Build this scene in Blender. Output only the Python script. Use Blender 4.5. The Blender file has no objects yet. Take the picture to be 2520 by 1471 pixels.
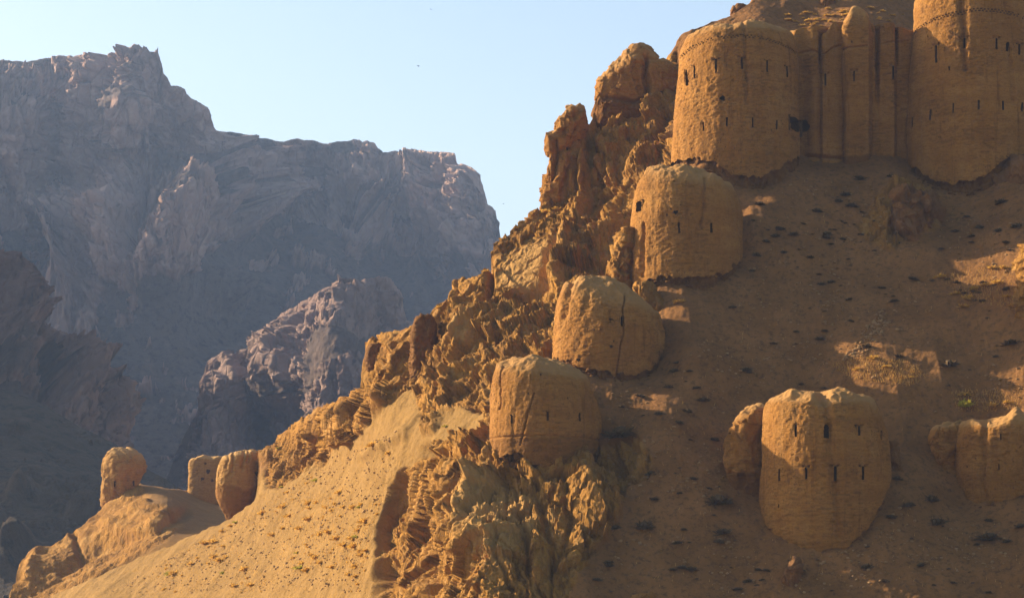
import bpy, math, random
import numpy as np
from mathutils import Vector

random.seed(7)
rng = np.random.default_rng(7)
scene = bpy.context.scene
COL = scene.collection

# ------------------------------------------------------------------ camera
F, CX, CY = 5900.0, 1259.5, 735.5            # focal length and centre in picture units (2519 wide)
PITCH = math.atan((1300.0 - CY) / F)
SP, CP = math.sin(PITCH), math.cos(PITCH)
cam_data = bpy.data.cameras.new('camera')
cam_data.sensor_width = 36.0
cam_data.lens = 36.0 * F / 2519.0
cam_data.clip_start = 1.0
cam_data.clip_end = 30000.0
cam = bpy.data.objects.new('camera', cam_data)
COL.objects.link(cam)
cam.location = (0, 0, 0)
cam.rotation_euler = (math.pi / 2 + PITCH, 0, 0)
scene.camera = cam

# ------------------------------------------------------------------ sky, sun, exposure
SUN_EL = math.radians(21.5)
SUN_AZ = math.radians(-66.5)                 # from +Y, clockwise seen from above
SUN_DIR = Vector((math.sin(SUN_AZ) * math.cos(SUN_EL), math.cos(SUN_AZ) * math.cos(SUN_EL), math.sin(SUN_EL)))
world = bpy.data.worlds.new('World')
scene.world = world
world.use_nodes = True
wn = world.node_tree.nodes
bg = wn.get('Background') or wn.new('ShaderNodeBackground')
sky = wn.new('ShaderNodeTexSky')
sky.sky_type = 'NISHITA'
sky.sun_disc = False
sky.sun_elevation = SUN_EL
sky.sun_rotation = SUN_AZ
sky.altitude = 300.0
sky.air_density = 1.0
sky.dust_density = 2.8
sky.ozone_density = 1.0
world.node_tree.links.new(sky.outputs['Color'], bg.inputs['Color'])
bg.inputs['Strength'].default_value = 0.085
sun_data = bpy.data.lights.new('sun', 'SUN')
sun_data.energy = 5.0
sun_data.angle = math.radians(0.53)
sun_data.color = (1.0, 0.86, 0.66)
sun = bpy.data.objects.new('sun', sun_data)
COL.objects.link(sun)
sun.rotation_euler = SUN_DIR.to_track_quat('Z', 'Y').to_euler()
vs = scene.view_settings
vs.view_transform = 'Standard'
vs.look = 'None'
vs.exposure = 1.36
vs.gamma = 1.0
vs.use_curve_mapping = False
scene.cycles.max_bounces = 6
scene.cycles.diffuse_bounces = 4
scene.cycles.volume_bounces = 1
HAZE_DENSITY = 0.00011

# ------------------------------------------------------------------ numeric helpers
def unproj(px, py, Y):
    px = np.asarray(px, float); py = np.asarray(py, float); Y = np.asarray(Y, float)
    u = (px - CX) / F; v = (CY - py) / F
    t = Y / (CP - v * SP)
    return np.stack(np.broadcast_arrays(u * t, Y, (SP + v * CP) * t), -1)

def proj(P):
    x, y, z = P[..., 0], P[..., 1], P[..., 2]
    fw = y * CP + z * SP
    up = -y * SP + z * CP
    return CX + F * x / fw, CY - F * up / fw

def _hash(ix, iy, iz, seed):
    h = (ix.astype(np.uint32) * np.uint32(374761393)) ^ (iy.astype(np.uint32) * np.uint32(668265263)) ^ (iz.astype(np.uint32) * np.uint32(2147483647 - 58)) ^ np.uint32((seed * 974634777 + 12345) & 0xffffffff)
    h = (h ^ (h >> np.uint32(13))) * np.uint32(1274126177)
    h = (h ^ (h >> np.uint32(16))) * np.uint32(2246822519)
    return h ^ (h >> np.uint32(15))

def _h01(ix, iy, iz, seed):
    return (_hash(ix, iy, iz, seed) & np.uint32(0xffffff)).astype(np.float32) / np.float32(0xffffff)

def vnoise(P, seed=0):
    """value noise in [-1,1]"""
    P = np.asarray(P, np.float32)
    fl = np.floor(P)
    f = P - fl
    i = fl.astype(np.int64)
    w = f * f * f * (f * (f * 6 - 15) + 10)
    out = 0
    for dx in (0, 1):
        wx = w[..., 0] if dx else 1 - w[..., 0]
        for dy in (0, 1):
            wy = w[..., 1] if dy else 1 - w[..., 1]
            for dz in (0, 1):
                wz = w[..., 2] if dz else 1 - w[..., 2]
                out = out + wx * wy * wz * _h01(i[..., 0] + dx, i[..., 1] + dy, i[..., 2] + dz, seed)
    return out * 2 - 1

def fbm(P, scale, octaves=4, seed=0, gain=0.5, stretch=(1, 1, 1)):
    Q = np.asarray(P, np.float32) / np.float32(scale) / np.array(stretch, np.float32)
    a, s, o = 1.0, 0.0, 0
    for k in range(octaves):
        o = o + a * vnoise(Q, seed + k * 17); s += a
        Q = Q * 2.03 + 11.7; a *= gain
    return o / s

def ridged(P, scale, octaves=4, seed=0, gain=0.5, stretch=(1, 1, 1)):
    Q = np.asarray(P, np.float32) / np.float32(scale) / np.array(stretch, np.float32)
    a, s, o = 1.0, 0.0, 0
    for k in range(octaves):
        n = 1 - np.abs(vnoise(Q, seed + k * 17)); o = o + a * n * n; s += a
        Q = Q * 2.07 + 5.3; a *= gain
    return o / s

def worley(P, seed=0):
    """F1, F2 and a random number of the nearest cell"""
    P = np.asarray(P, np.float32)
    i = np.floor(P).astype(np.int64)
    f1 = np.full(P.shape[:-1], 9.0, np.float32); f2 = f1.copy(); cid = np.zeros_like(f1)
    for dx in (-1, 0, 1):
        for dy in (-1, 0, 1):
            for dz in (-1, 0, 1):
                jx, jy, jz = i[..., 0] + dx, i[..., 1] + dy, i[..., 2] + dz
                d = (jx + _h01(jx, jy, jz, seed) - P[..., 0]) ** 2 + (jy + _h01(jx, jy, jz, seed + 1) - P[..., 1]) ** 2 + (jz + _h01(jx, jy, jz, seed + 2) - P[..., 2]) ** 2
                c = _h01(jx, jy, jz, seed + 3)
                near = d < f1
                f2 = np.where(near, f1, np.minimum(f2, d))
                cid = np.where(near, c, cid)
                f1 = np.where(near, d, f1)
    return np.sqrt(f1), np.sqrt(f2), cid

def facets(P, seed, tilt=0.6):
    """blocky relief: every cell is a tilted plane of its own; about -1..1"""
    P = np.asarray(P, np.float32)
    i = np.floor(P).astype(np.int64)
    f1 = np.full(P.shape[:-1], 9.0, np.float32); bx = np.zeros_like(f1); by = bx.copy(); bz = bx.copy(); ci = [np.zeros(P.shape[:-1], np.int64) for _ in range(3)]
    for dx in (-1, 0, 1):
        for dy in (-1, 0, 1):
            for dz in (-1, 0, 1):
                jx, jy, jz = i[..., 0] + dx, i[..., 1] + dy, i[..., 2] + dz
                vx = P[..., 0] - jx - _h01(jx, jy, jz, seed); vy = P[..., 1] - jy - _h01(jx, jy, jz, seed + 1); vz = P[..., 2] - jz - _h01(jx, jy, jz, seed + 2)
                d = vx * vx + vy * vy + vz * vz
                n = d < f1
                f1 = np.where(n, d, f1); bx = np.where(n, vx, bx); by = np.where(n, vy, by); bz = np.where(n, vz, bz)
                for q, j in zip(range(3), (jx, jy, jz)): ci[q] = np.where(n, j, ci[q])
    r = [_h01(*ci, seed + 5 + q) * 2 - 1 for q in range(4)]
    return r[0] + tilt * 2 * (r[1] * bx + r[2] * by + r[3] * bz)

def sstep(x, a, b):
    t = np.clip((x - a) / (b - a), 0, 1)
    return t * t * (3 - 2 * t)

def poly_sd(px, py, poly):
    """signed distance to a polygon, positive inside"""
    pts = np.array(poly, float)
    d = np.full(np.shape(px), 1e9); ins = np.zeros(np.shape(px), bool)
    n = len(pts)
    for k in range(n):
        ax, ay = pts[k]; bx, by = pts[(k + 1) % n]
        ex, ey = bx - ax, by - ay
        t = np.clip(((px - ax) * ex + (py - ay) * ey) / (ex * ex + ey * ey + 1e-9), 0, 1)
        d = np.minimum(d, (px - ax - t * ex) ** 2 + (py - ay - t * ey) ** 2)
        c = ((ay > py) != (by > py)) & (px < ex * (py - ay) / (ey if abs(ey) > 1e-9 else 1e-9) + ax)
        ins ^= c
    d = np.sqrt(d)
    return np.where(ins, d, -d)

def line_d(px, py, pts):
    """distance to a polyline and the parameter (0..1) along it"""
    pts = np.array(pts, float)
    best = np.full(np.shape(px), 1e9); par = np.zeros(np.shape(px))
    n = len(pts) - 1
    for k in range(n):
        ax, ay = pts[k]; bx, by = pts[k + 1]
        ex, ey = bx - ax, by - ay
        t = np.clip(((px - ax) * ex + (py - ay) * ey) / (ex * ex + ey * ey + 1e-9), 0, 1)
        d = np.sqrt((px - ax - t * ex) ** 2 + (py - ay - t * ey) ** 2)
        m = d < best
        best = np.where(m, d, best); par = np.where(m, (k + t) / n, par)
    return best, par

class Field:
    """thin plate surface through control points (picture x, picture y, distance)"""
    def __init__(self, ctrl, smooth=1e-3):
        c = np.array(ctrl, float)
        self.x = c[:, :2] / 500.0
        n = len(c)
        K = self._k(self.x, self.x) + np.eye(n) * smooth
        Pm = np.c_[np.ones(n), self.x]
        A = np.block([[K, Pm], [Pm.T, np.zeros((3, 3))]])
        self.w = np.linalg.solve(A, np.r_[c[:, 2], 0, 0, 0])
    @staticmethod
    def _k(a, b):
        r2 = ((a[:, None, :] - b[None, :, :]) ** 2).sum(-1)
        return 0.5 * r2 * np.log(r2 + 1e-12)
    def raw(self, px, py):
        q = np.c_[np.ravel(px), np.ravel(py)] / 500.0
        o = self._k(q, self.x) @ self.w[:-3] + self.w[-3] + q @ self.w[-2:]
        return o.reshape(np.shape(px))
    def grid(self, x0, x1, y0, y1, step=12.0):
        self.gx = np.arange(x0, x1 + step, step); self.gy = np.arange(y0, y1 + step, step); self.st = step
        X, Y = np.meshgrid(self.gx, self.gy)
        self.g = self.raw(X, Y)
        return self
    def __call__(self, px, py):
        fx = np.clip((px - self.gx[0]) / self.st, 0, len(self.gx) - 1.001); fy = np.clip((py - self.gy[0]) / self.st, 0, len(self.gy) - 1.001)
        i = fx.astype(int); j = fy.astype(int); u = fx - i; v = fy - j
        g = self.g
        return g[j, i] * (1 - u) * (1 - v) + g[j, i + 1] * u * (1 - v) + g[j + 1, i] * (1 - u) * v + g[j + 1, i + 1] * u * v

def grid_normals(P):
    du = np.gradient(P, axis=1); dv = np.gradient(P, axis=0)
    n = np.cross(du, dv)
    n /= np.linalg.norm(n, axis=-1, keepdims=True) + 1e-9
    flip = n[..., 1] > 0
    # the sheets face the camera (negative y)
    if flip.mean() > 0.5:
        n = -n
    return n

# ------------------------------------------------------------------ mesh helpers
def mesh_from(name, V, Q, attrs=None, smooth=True, tris=None):
    """V (n,3); Q (m,4) quads; tris (k,3)"""
    me = bpy.data.meshes.new(name)
    V = np.ascontiguousarray(V, np.float32)
    Q = np.asarray(Q, np.int32).reshape(-1, 4)
    T = np.asarray(tris if tris is not None else [], np.int32).reshape(-1, 3)
    me.vertices.add(len(V)); me.vertices.foreach_set('co', V.ravel())
    loops = np.concatenate([Q.ravel(), T.ravel()])
    me.loops.add(len(loops)); me.loops.foreach_set('vertex_index', loops)
    starts = np.concatenate([np.arange(len(Q)) * 4, len(Q) * 4 + np.arange(len(T)) * 3]).astype(np.int32)
    me.polygons.add(len(starts)); me.polygons.foreach_set('loop_start', starts)
    me.polygons.foreach_set('use_smooth', np.full(len(starts), smooth))
    me.update(calc_edges=True)
    for k, a in (attrs or {}).items():
        at = me.attributes.new(k, 'FLOAT', 'POINT')
        at.data.foreach_set('value', np.ascontiguousarray(a, np.float32).ravel())
    me.validate()
    return me

def grid_quads(nr, nc, wrap=False):
    i = np.arange(nr - 1)[:, None]; j = np.arange(nc if wrap else nc - 1)[None, :]
    j2 = (j + 1) % nc
    return np.stack([i * nc + j, i * nc + j2, (i + 1) * nc + j2, (i + 1) * nc + j], -1).reshape(-1, 4)

def compact(V, Q, T, attrs):
    used = np.zeros(len(V), bool); used[Q.ravel()] = True
    if len(T): used[T.ravel()] = True
    m = np.cumsum(used) - 1
    return V[used], m[Q], (m[T] if len(T) else T), {k: a[used] for k, a in attrs.items()}

def link(name, me, mat, parent=None):
    o = bpy.data.objects.new(name, me)
    COL.objects.link(o)
    if mat and not me.materials:
        me.materials.append(mat)
    if parent:
        o.parent = parent
    return o

def tag(o, label, cat, group=None):
    o['label'] = label; o['category'] = cat
    if group: o['group'] = group
    return o

def empty(name, loc, label, cat, group=None):
    o = bpy.data.objects.new(name, None)
    COL.objects.link(o); o.location = loc
    o.empty_display_size = 0.5
    return tag(o, label, cat, group)

# ------------------------------------------------------------------ materials
def new_mat(name):
    m = bpy.data.materials.new(name); m.use_nodes = True
    nt = m.node_tree; nt.nodes.clear()
    out = nt.nodes.new('ShaderNodeOutputMaterial'); b = nt.nodes.new('ShaderNodeBsdfPrincipled')
    b.inputs['Roughness'].default_value = 0.95
    b.inputs['Specular IOR Level'].default_value = 0.12
    nt.links.new(b.outputs[0], out.inputs[0])
    return m, nt, b

class N:
    def __init__(self, nt): self.nt = nt; self._pos = None
    def pos(self):
        if self._pos is None: self._pos = self.nt.nodes.new('ShaderNodeNewGeometry').outputs['Position']
        return self._pos
    def mapped(self, sc, rot=(0, 0, 0)):
        n = self.nt.nodes.new('ShaderNodeMapping'); n.inputs['Scale'].default_value = sc; n.inputs['Rotation'].default_value = rot
        self.nt.links.new(self.pos(), n.inputs['Vector']); return n.outputs[0]
    def noise(self, scale, detail=4, rough=0.55, vec=None, dist=0.0):
        n = self.nt.nodes.new('ShaderNodeTexNoise'); n.inputs['Scale'].default_value = scale; n.inputs['Detail'].default_value = detail
        n.inputs['Roughness'].default_value = rough; n.inputs['Distortion'].default_value = dist
        self.nt.links.new(vec or self.pos(), n.inputs['Vector']); return n.outputs['Fac']
    def voro(self, scale, vec=None, feature='F1', out='Distance'):
        n = self.nt.nodes.new('ShaderNodeTexVoronoi'); n.feature = feature; n.inputs['Scale'].default_value = scale
        self.nt.links.new(vec or self.pos(), n.inputs['Vector']); return n.outputs[out]
    def ramp(self, fac, stops):
        n = self.nt.nodes.new('ShaderNodeValToRGB'); e = n.color_ramp.elements
        while len(e) < len(stops): e.new(0.5)
        for el, (p, c) in zip(e, stops):
            el.position = p; el.color = (c, c, c, 1) if isinstance(c, (int, float)) else (*c, 1)
        self.nt.links.new(fac, n.inputs[0]); return n.outputs[0]
    def mix(self, fac, a, b, mode='MIX'):
        n = self.nt.nodes.new('ShaderNodeMix'); n.data_type = 'RGBA'; n.blend_type = mode
        for v, s in ((fac, n.inputs[0]), (a, n.inputs[6]), (b, n.inputs[7])):
            if isinstance(v, (int, float)): s.default_value = v
            elif isinstance(v, tuple): s.default_value = (*v, 1)
            else: self.nt.links.new(v, s)
        return n.outputs[2]
    def math(self, op, a, b=0.0):
        n = self.nt.nodes.new('ShaderNodeMath'); n.operation = op
        for v, s in ((a, n.inputs[0]), (b, n.inputs[1])):
            if isinstance(v, (int, float)): s.default_value = v
            else: self.nt.links.new(v, s)
        return n.outputs[0]
    def attr(self, name):
        n = self.nt.nodes.new('ShaderNodeAttribute'); n.attribute_name = name; return n.outputs['Fac']
    def bump(self, h, strength, dist, prev=None):
        n = self.nt.nodes.new('ShaderNodeBump'); n.inputs['Strength'].default_value = strength; n.inputs['Distance'].default_value = dist
        self.nt.links.new(h, n.inputs['Height'])
        if prev: self.nt.links.new(prev, n.inputs['Normal'])
        return n.outputs[0]

def mat_mud(name, c, dark, dust, rubble):
    m, nt, b = new_mat(name); n = N(nt)
    big = n.noise(0.35, 5, 0.6)
    col = n.mix(n.ramp(big, [(0.35, 0.0), (0.68, 1.0)]), dark, c)
    streak = n.noise(1.0, 4, 0.6, n.mapped((1.3, 1.3, 0.16)))
    col = n.mix(n.ramp(streak, [(0.42, 0.0), (0.75, 0.45)]), col, dust)
    fine = n.noise(6.0, 4, 0.7)
    col = n.mix(n.ramp(fine, [(0.3, 0.55), (0.62, 1.0)]), n.mix(0.65, col, (dark[0] * .45, dark[1] * .45, dark[2] * .45)), col)
    course = n.noise(1.0, 3, 0.6, n.mapped((1.7, 1.7, 7.5)))
    col = n.mix(n.ramp(course, [(0.30, 0.55), (0.48, 0.0)]), col, (dark[0] * .55, dark[1] * .5, dark[2] * .5))
    lift = n.noise(1.0, 3, 0.6, n.mapped((0.12, 0.12, 1.1)))
    col = n.mix(n.ramp(lift, [(0.40, 0.0), (0.66, 0.45)]), col, (dark[0] * .72, dark[1] * .70, dark[2] * .68))
    stain = n.noise(1.0, 4, 0.65, n.mapped((1.9, 1.9, 0.12)))
    col = n.mix(n.ramp(stain, [(0.30, 0.6), (0.42, 0.0)]), col, (dark[0] * .5, dark[1] * .46, dark[2] * .45))
    grit = n.noise(11.0, 2, 0.6)
    col = n.mix(n.ramp(grit, [(0.30, 0.7), (0.38, 0.0)]), col, (dark[0] * .3, dark[1] * .28, dark[2] * .28))
    col = n.mix(n.attr('dust'), col, dust)
    col = n.mix(n.attr('rubble'), col, n.mix(n.noise(2.0, 4, .7), rubble, (rubble[0] * .55, rubble[1] * .5, rubble[2] * .5)))
    col = n.mix(1.0, col, n.ramp(n.attr('tone'), [(0.0, 0.55), (0.5, 0.95), (1.0, 1.0)]), 'MULTIPLY')
    nt.links.new(col, b.inputs['Base Color'])
    n1 = n.bump(course, 0.6, 0.06)
    n2 = n.bump(n.noise(4.0, 6, 0.7), 1.0, 0.16, n1)
    nt.links.new(n2, b.inputs['Normal'])
    return m

def mat_rock(name, c1, c2, pale, dark, scale=1.0, bump=1.0):
    m, nt, b = new_mat(name); n = N(nt)
    big = n.noise(0.22 * scale, 6, 0.62, dist=0.6)
    col = n.mix(n.ramp(big, [(0.36, 0.0), (0.62, 1.0)]), c2, c1)
    mid = n.noise(1.1 * scale, 5, 0.65, n.mapped((1, 1, 0.45), (0.2, 0.25, 0)))
    col = n.mix(n.ramp(mid, [(0.56, 0.0), (0.7, 0.8)]), col, pale)
    col = n.mix(n.ramp(mid, [(0.28, 0.75), (0.42, 0.0)]), col, dark)
    fine = n.noise(6.0 * scale, 4, 0.7)
    col = n.mix(n.ramp(fine, [(0.3, 0.4), (0.6, 0.0)]), col, dark)
    nt.links.new(col, b.inputs['Base Color'])
    e = n.voro(1.4 * scale, n.mapped((1, 1, 0.5), (0.2, 0.25, 0)), 'DISTANCE_TO_EDGE')
    n1 = n.bump(n.ramp(e, [(0.0, 0.0), (0.12, 1.0)]), 0.5 * bump, 0.12 / scale)
    n2 = n.bump(n.noise(3.0 * scale, 6, 0.72), 1.0 * bump, 0.22 / scale, n1)
    nt.links.new(n2, b.inputs['Normal'])
    return m

def mat_ground(name):
    """hillside: earth, scree and bare rock mixed by where each lies"""
    m, nt, b = new_mat(name); n = N(nt)
    # earth of the bowl
    e = n.noise(0.25, 6, 0.6)
    earth = n.mix(n.ramp(e, [(0.38, 0.0), (0.62, 1.0)]), (0.198, 0.086, 0.022), (0.265, 0.118, 0.033))
    spk = n.noise(2.2, 5, 0.75)
    earth = n.mix(n.ramp(spk, [(0.34, 0.85), (0.50, 0.0)]), earth, (0.095, 0.046, 0.016))
    earth = n.mix(n.ramp(n.noise(5.0, 3, 0.7), [(0.60, 0.0), (0.74, 0.7)]), earth, (0.28, 0.145, 0.052))
    # scree of the sunny flank
    s = n.noise(0.3, 6, 0.62)
    scree = n.mix(n.ramp(s, [(0.36, 0.0), (0.64, 1.0)]), (0.205, 0.110, 0.026), (0.27, 0.148, 0.039))
    scree = n.mix(n.ramp(n.noise(1.2, 5, .7, n.mapped((0.5, 1, 1.4))), [(0.52, 0.0), (0.7, 0.8)]), scree, (0.29, 0.148, 0.026))
    scree = n.mix(n.ramp(n.noise(4.5, 4, .75), [(0.30, 0.8), (0.45, 0.0)]), scree, (0.075, 0.040, 0.012))
    # rock
    rb = n.noise(0.22, 6, 0.62, dist=0.6)
    rock = n.mix(n.ramp(rb, [(0.34, 0.0), (0.60, 1.0)]), (0.215, 0.095, 0.016), (0.36, 0.168, 0.028))
    mid = n.noise(0.9, 6, 0.66, n.mapped((1, 1, 0.4), (0.2, 0.25, 0)))
    rock = n.mix(n.ramp(mid, [(0.53, 0.0), (0.70, 0.8)]), rock, (0.40, 0.22, 0.065))
    rock = n.mix(n.ramp(mid, [(0.28, 0.8), (0.43, 0.0)]), rock, (0.095, 0.040, 0.009))
    rock = n.mix(n.ramp(n.noise(5.0, 4, .7), [(0.3, 0.5), (0.5, 0.0)]), rock, (0.07, 0.030, 0.008))
    rock = n.mix(n.attr('pale'), rock, (0.43, 0.232, 0.066))
    col = n.mix(n.attr('earth'), scree, earth)
    col = n.mix(n.attr('rock'), col, rock)
    nt.links.new(col, b.inputs['Base Color'])
    n1 = n.bump(n.noise(2.5, 7, 0.75), 1.0, 0.20)
    ed = n.voro(1.3, n.mapped((1, 1, 0.45), (0.2, 0.25, 0)), 'DISTANCE_TO_EDGE')
    n2 = n.bump(n.math('MULTIPLY', n.ramp(ed, [(0.0, 0.0), (0.12, 1.0)]), n.attr('rock')), 0.5, 0.15, n1)
    nt.links.new(n2, b.inputs['Normal'])
    return m

def mat_mountain(name, rockc, rockd, rockp, talus, shrub):
    m, nt, b = new_mat(name); n = N(nt)
    rb = n.noise(0.018, 6, 0.65, n.mapped((1, 1, 0.6)), 0.5)
    rock = n.mix(n.ramp(rb, [(0.36, 0.0), (0.62, 1.0)]), rockd, rockc)
    mid = n.noise(0.09, 6, 0.7, n.mapped((1, 1, 0.5), (0.1, 0.2, 0)))
    rock = n.mix(n.ramp(mid, [(0.54, 0.0), (0.68, 0.75)]), rock, rockp)
    rock = n.mix(n.ramp(mid, [(0.30, 0.85), (0.42, 0.0)]), rock, (rockd[0] * .4, rockd[1] * .42, rockd[2] * .45))
    t = n.noise(0.03, 6, 0.65)
    tal = n.mix(n.ramp(t, [(0.38, 0.0), (0.62, 1.0)]), talus, (talus[0] * 1.35, talus[1] * 1.3, talus[2] * 1.25))
    tal = n.mix(n.ramp(n.noise(0.20, 5, 0.8), [(0.38, 0.9), (0.50, 0.0)]), tal, shrub)
    tal = n.mix(n.ramp(n.noise(0.05, 5, 0.7, n.mapped((1.6, 1.6, .5))), [(0.54, 0.0), (0.66, 0.7)]), tal, (talus[0] * 2.1, talus[1] * 1.9, talus[2] * 1.75))
    col = n.mix(n.attr('rock'), tal, rock)
    nt.links.new(col, b.inputs['Base Color'])
    n1 = n.bump(n.noise(0.22, 8, 0.75), 1.0, 3.6)
    ed = n.voro(0.12, n.mapped((1, 1, 0.4), (0.1, 0.2, 0)), 'DISTANCE_TO_EDGE')
    n2 = n.bump(n.math('MULTIPLY', n.ramp(ed, [(0.0, 0.0), (0.1, 1.0)]), n.attr('rock')), 0.7, 2.5, n1)
    nt.links.new(n2, b.inputs['Normal'])
    return m

def mat_plain(name, c1, c2, scale=3.0):
    m, nt, b = new_mat(name); n = N(nt)
    nt.links.new(n.mix(n.ramp(n.noise(scale, 3, .6), [(0.35, 0.0), (0.65, 1.0)]), c1, c2), b.inputs['Base Color'])
    return m

M_MUD = mat_mud('mud_brick', (0.40, 0.180, 0.034), (0.30, 0.126, 0.021), (0.39, 0.205, 0.064), (0.22, 0.092, 0.018))
M_MUD_SUNLIT = mat_mud('sunlit_mud_brick', (0.47, 0.245, 0.065), (0.37, 0.185, 0.043), (0.47, 0.27, 0.095), (0.30, 0.135, 0.026))  # lighter mud copy: sunlight on the far left towers put into its colour
M_RECESS_SHADE = mat_plain('recess_shade_mud', (0.14, 0.07, 0.022), (0.10, 0.05, 0.018))  # lining of openings, darker than the walls: recess shade put into the colour
M_RUBBLE = mat_rock('rubble_footing', (0.20, 0.088, 0.021), (0.135, 0.058, 0.014), (0.26, 0.13, 0.042), (0.07, 0.03, 0.01), 2.2)
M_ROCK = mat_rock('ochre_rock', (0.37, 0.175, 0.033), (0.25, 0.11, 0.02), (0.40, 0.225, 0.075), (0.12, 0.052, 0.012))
M_ROCK_SHADE = mat_rock('shaded_rock', (0.27, 0.115, 0.03), (0.18, 0.085, 0.03), (0.23, 0.13, 0.06), (0.10, 0.048, 0.018))  # darker copy of the ochre rock, shade put into its colour
M_GROUND = mat_ground('hillside_ground')
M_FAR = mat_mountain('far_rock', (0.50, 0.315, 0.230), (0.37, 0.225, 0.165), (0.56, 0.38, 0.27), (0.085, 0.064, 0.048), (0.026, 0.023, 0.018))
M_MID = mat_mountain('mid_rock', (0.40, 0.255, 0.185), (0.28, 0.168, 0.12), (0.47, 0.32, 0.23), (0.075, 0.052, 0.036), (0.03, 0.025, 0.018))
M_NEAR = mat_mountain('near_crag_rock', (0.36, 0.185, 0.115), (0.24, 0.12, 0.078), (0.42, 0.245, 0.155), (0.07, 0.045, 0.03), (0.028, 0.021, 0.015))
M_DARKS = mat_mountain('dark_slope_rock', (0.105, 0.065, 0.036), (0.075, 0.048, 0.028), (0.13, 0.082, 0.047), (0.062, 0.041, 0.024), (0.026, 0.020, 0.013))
M_DIRT = mat_plain('valley_dirt', (0.22, 0.16, 0.10), (0.30, 0.21, 0.13), 0.05)
def mat_blade(name, c1, c2, scale, share):
    m = mat_plain(name, c1, c2, scale); nt = m.node_tree
    b = [q for q in nt.nodes if q.type == 'BSDF_PRINCIPLED'][0]; o = [q for q in nt.nodes if q.type == 'OUTPUT_MATERIAL'][0]
    t = nt.nodes.new('ShaderNodeBsdfTranslucent'); x = nt.nodes.new('ShaderNodeMixShader'); x.inputs[0].default_value = share
    nt.links.new(b.inputs['Base Color'].links[0].from_socket, t.inputs['Color'])
    nt.links.new(b.outputs[0], x.inputs[1]); nt.links.new(t.outputs[0], x.inputs[2]); nt.links.new(x.outputs[0], o.inputs[0])
    return m
M_SHRUB_D = mat_plain('dark_twigs', (0.085, 0.050, 0.022), (0.12, 0.075, 0.032), 6)
M_SHRUB_G = mat_blade('golden_twigs', (0.52, 0.28, 0.045), (0.58, 0.34, 0.07), 6, .45)
M_SHRUB_L = mat_blade('green_leaves', (0.30, 0.25, 0.03), (0.42, 0.34, 0.045), 6, .45)
M_GRASS = mat_blade('dry_grass', (0.52, 0.27, 0.06), (0.58, 0.35, 0.10), 2, .45)
M_STONE = mat_plain('loose_stone', (0.22, 0.115, 0.04), (0.34, 0.20, 0.085), 1.5)
M_BIRD = mat_plain('dark_feathers', (0.03, 0.028, 0.026), (0.05, 0.046, 0.04), 8)

# ------------------------------------------------------------------ terrain sheets
def crest_of(poly, px):
    p = np.array(poly, float)
    return np.interp(px, p[:, 0], p[:, 1])

class Sheet:
    def __init__(self, px0, px1, step, nrows, bottom, crest, field, crest_noise=(0, 1), mid=None):
        if isinstance(step, (int, float)): step = [(px0, px1, step)]
        self.px = np.concatenate([np.arange(a, b, st) for a, b, st in step] + [[px1]]); self.n = nrows; self.bottom = bottom
        c = crest_of(crest, self.px)
        if crest_noise[0]:
            q = np.c_[self.px, self.px * 0, self.px * 0]
            c = c + crest_noise[0] * fbm(q, crest_noise[1], 5, 3, 0.6)
        self.crest = c
        self.PX = np.broadcast_to(self.px[None, :], (nrows, len(self.px))).copy()
        if mid:
            m = crest_of(mid, self.px); m = np.convolve(np.pad(m, 12, 'edge'), np.ones(25) / 25, 'valid')
            c = self.crest = np.minimum(c, m - 3)
            k = int(nrows * .68)
            self.PY = np.concatenate([bottom + (m[None] - bottom) * np.linspace(0, 1, k, endpoint=False)[:, None], m[None] + (c - m)[None] * np.linspace(0, 1, nrows - k)[:, None]])
        else:
            self.PY = bottom + (c[None, :] - bottom) * np.linspace(0, 1, nrows)[:, None]
        self.D = field(self.PX, self.PY)
        self.P = unproj(self.PX, self.PY, self.D)
    def displace(self, h, edge=0.02):
        Nn = grid_normals(self.P)
        Nn = Nn / np.linalg.norm(Nn, axis=-1, keepdims=True)
        self.P = self.P + Nn * h[..., None]
    def point(self, px, py):
        j = int(np.searchsorted(self.px, px)); j = max(0, min(len(self.px) - 1, j))
        i = int(np.argmin(np.abs(self.PY[:, j] - py)))
        return Vector(self.P[i, j])
    def build(self, name, mat, attrs, back, skirt):
        """back: distances behind the crest; skirt: (forward, down) below the lowest row"""
        P = self.P; rows = [P]
        if skirt:
            low = P[:1] + np.array([0, -skirt[0], -skirt[1]])
            rows = [low, P]
        top = P[-1:]
        bk = [top + np.array([0, d, -d * k]) for d, k in back]
        G = np.concatenate(rows + bk, 0)
        na = {}
        for k, a in attrs.items():
            L = [a[:1], a] if skirt else [a]
            na[k] = np.concatenate(L + [a[-1:]] * len(bk), 0).ravel()
        me = mesh_from(name, G.reshape(-1, 3), grid_quads(G.shape[0], G.shape[1]), na)
        o = link(name, me, mat)
        o['kind'] = 'structure'
        return o

# ---- towers are defined first: their feet give the lie of the hillside
# each: rows (py, left, right) from foot to top, distance, base line
TOWERS = {}
def T(key, Y, rows, base, **kw):
    TOWERS[key] = dict(Y=Y, rows=rows, base=base, **kw)

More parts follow.
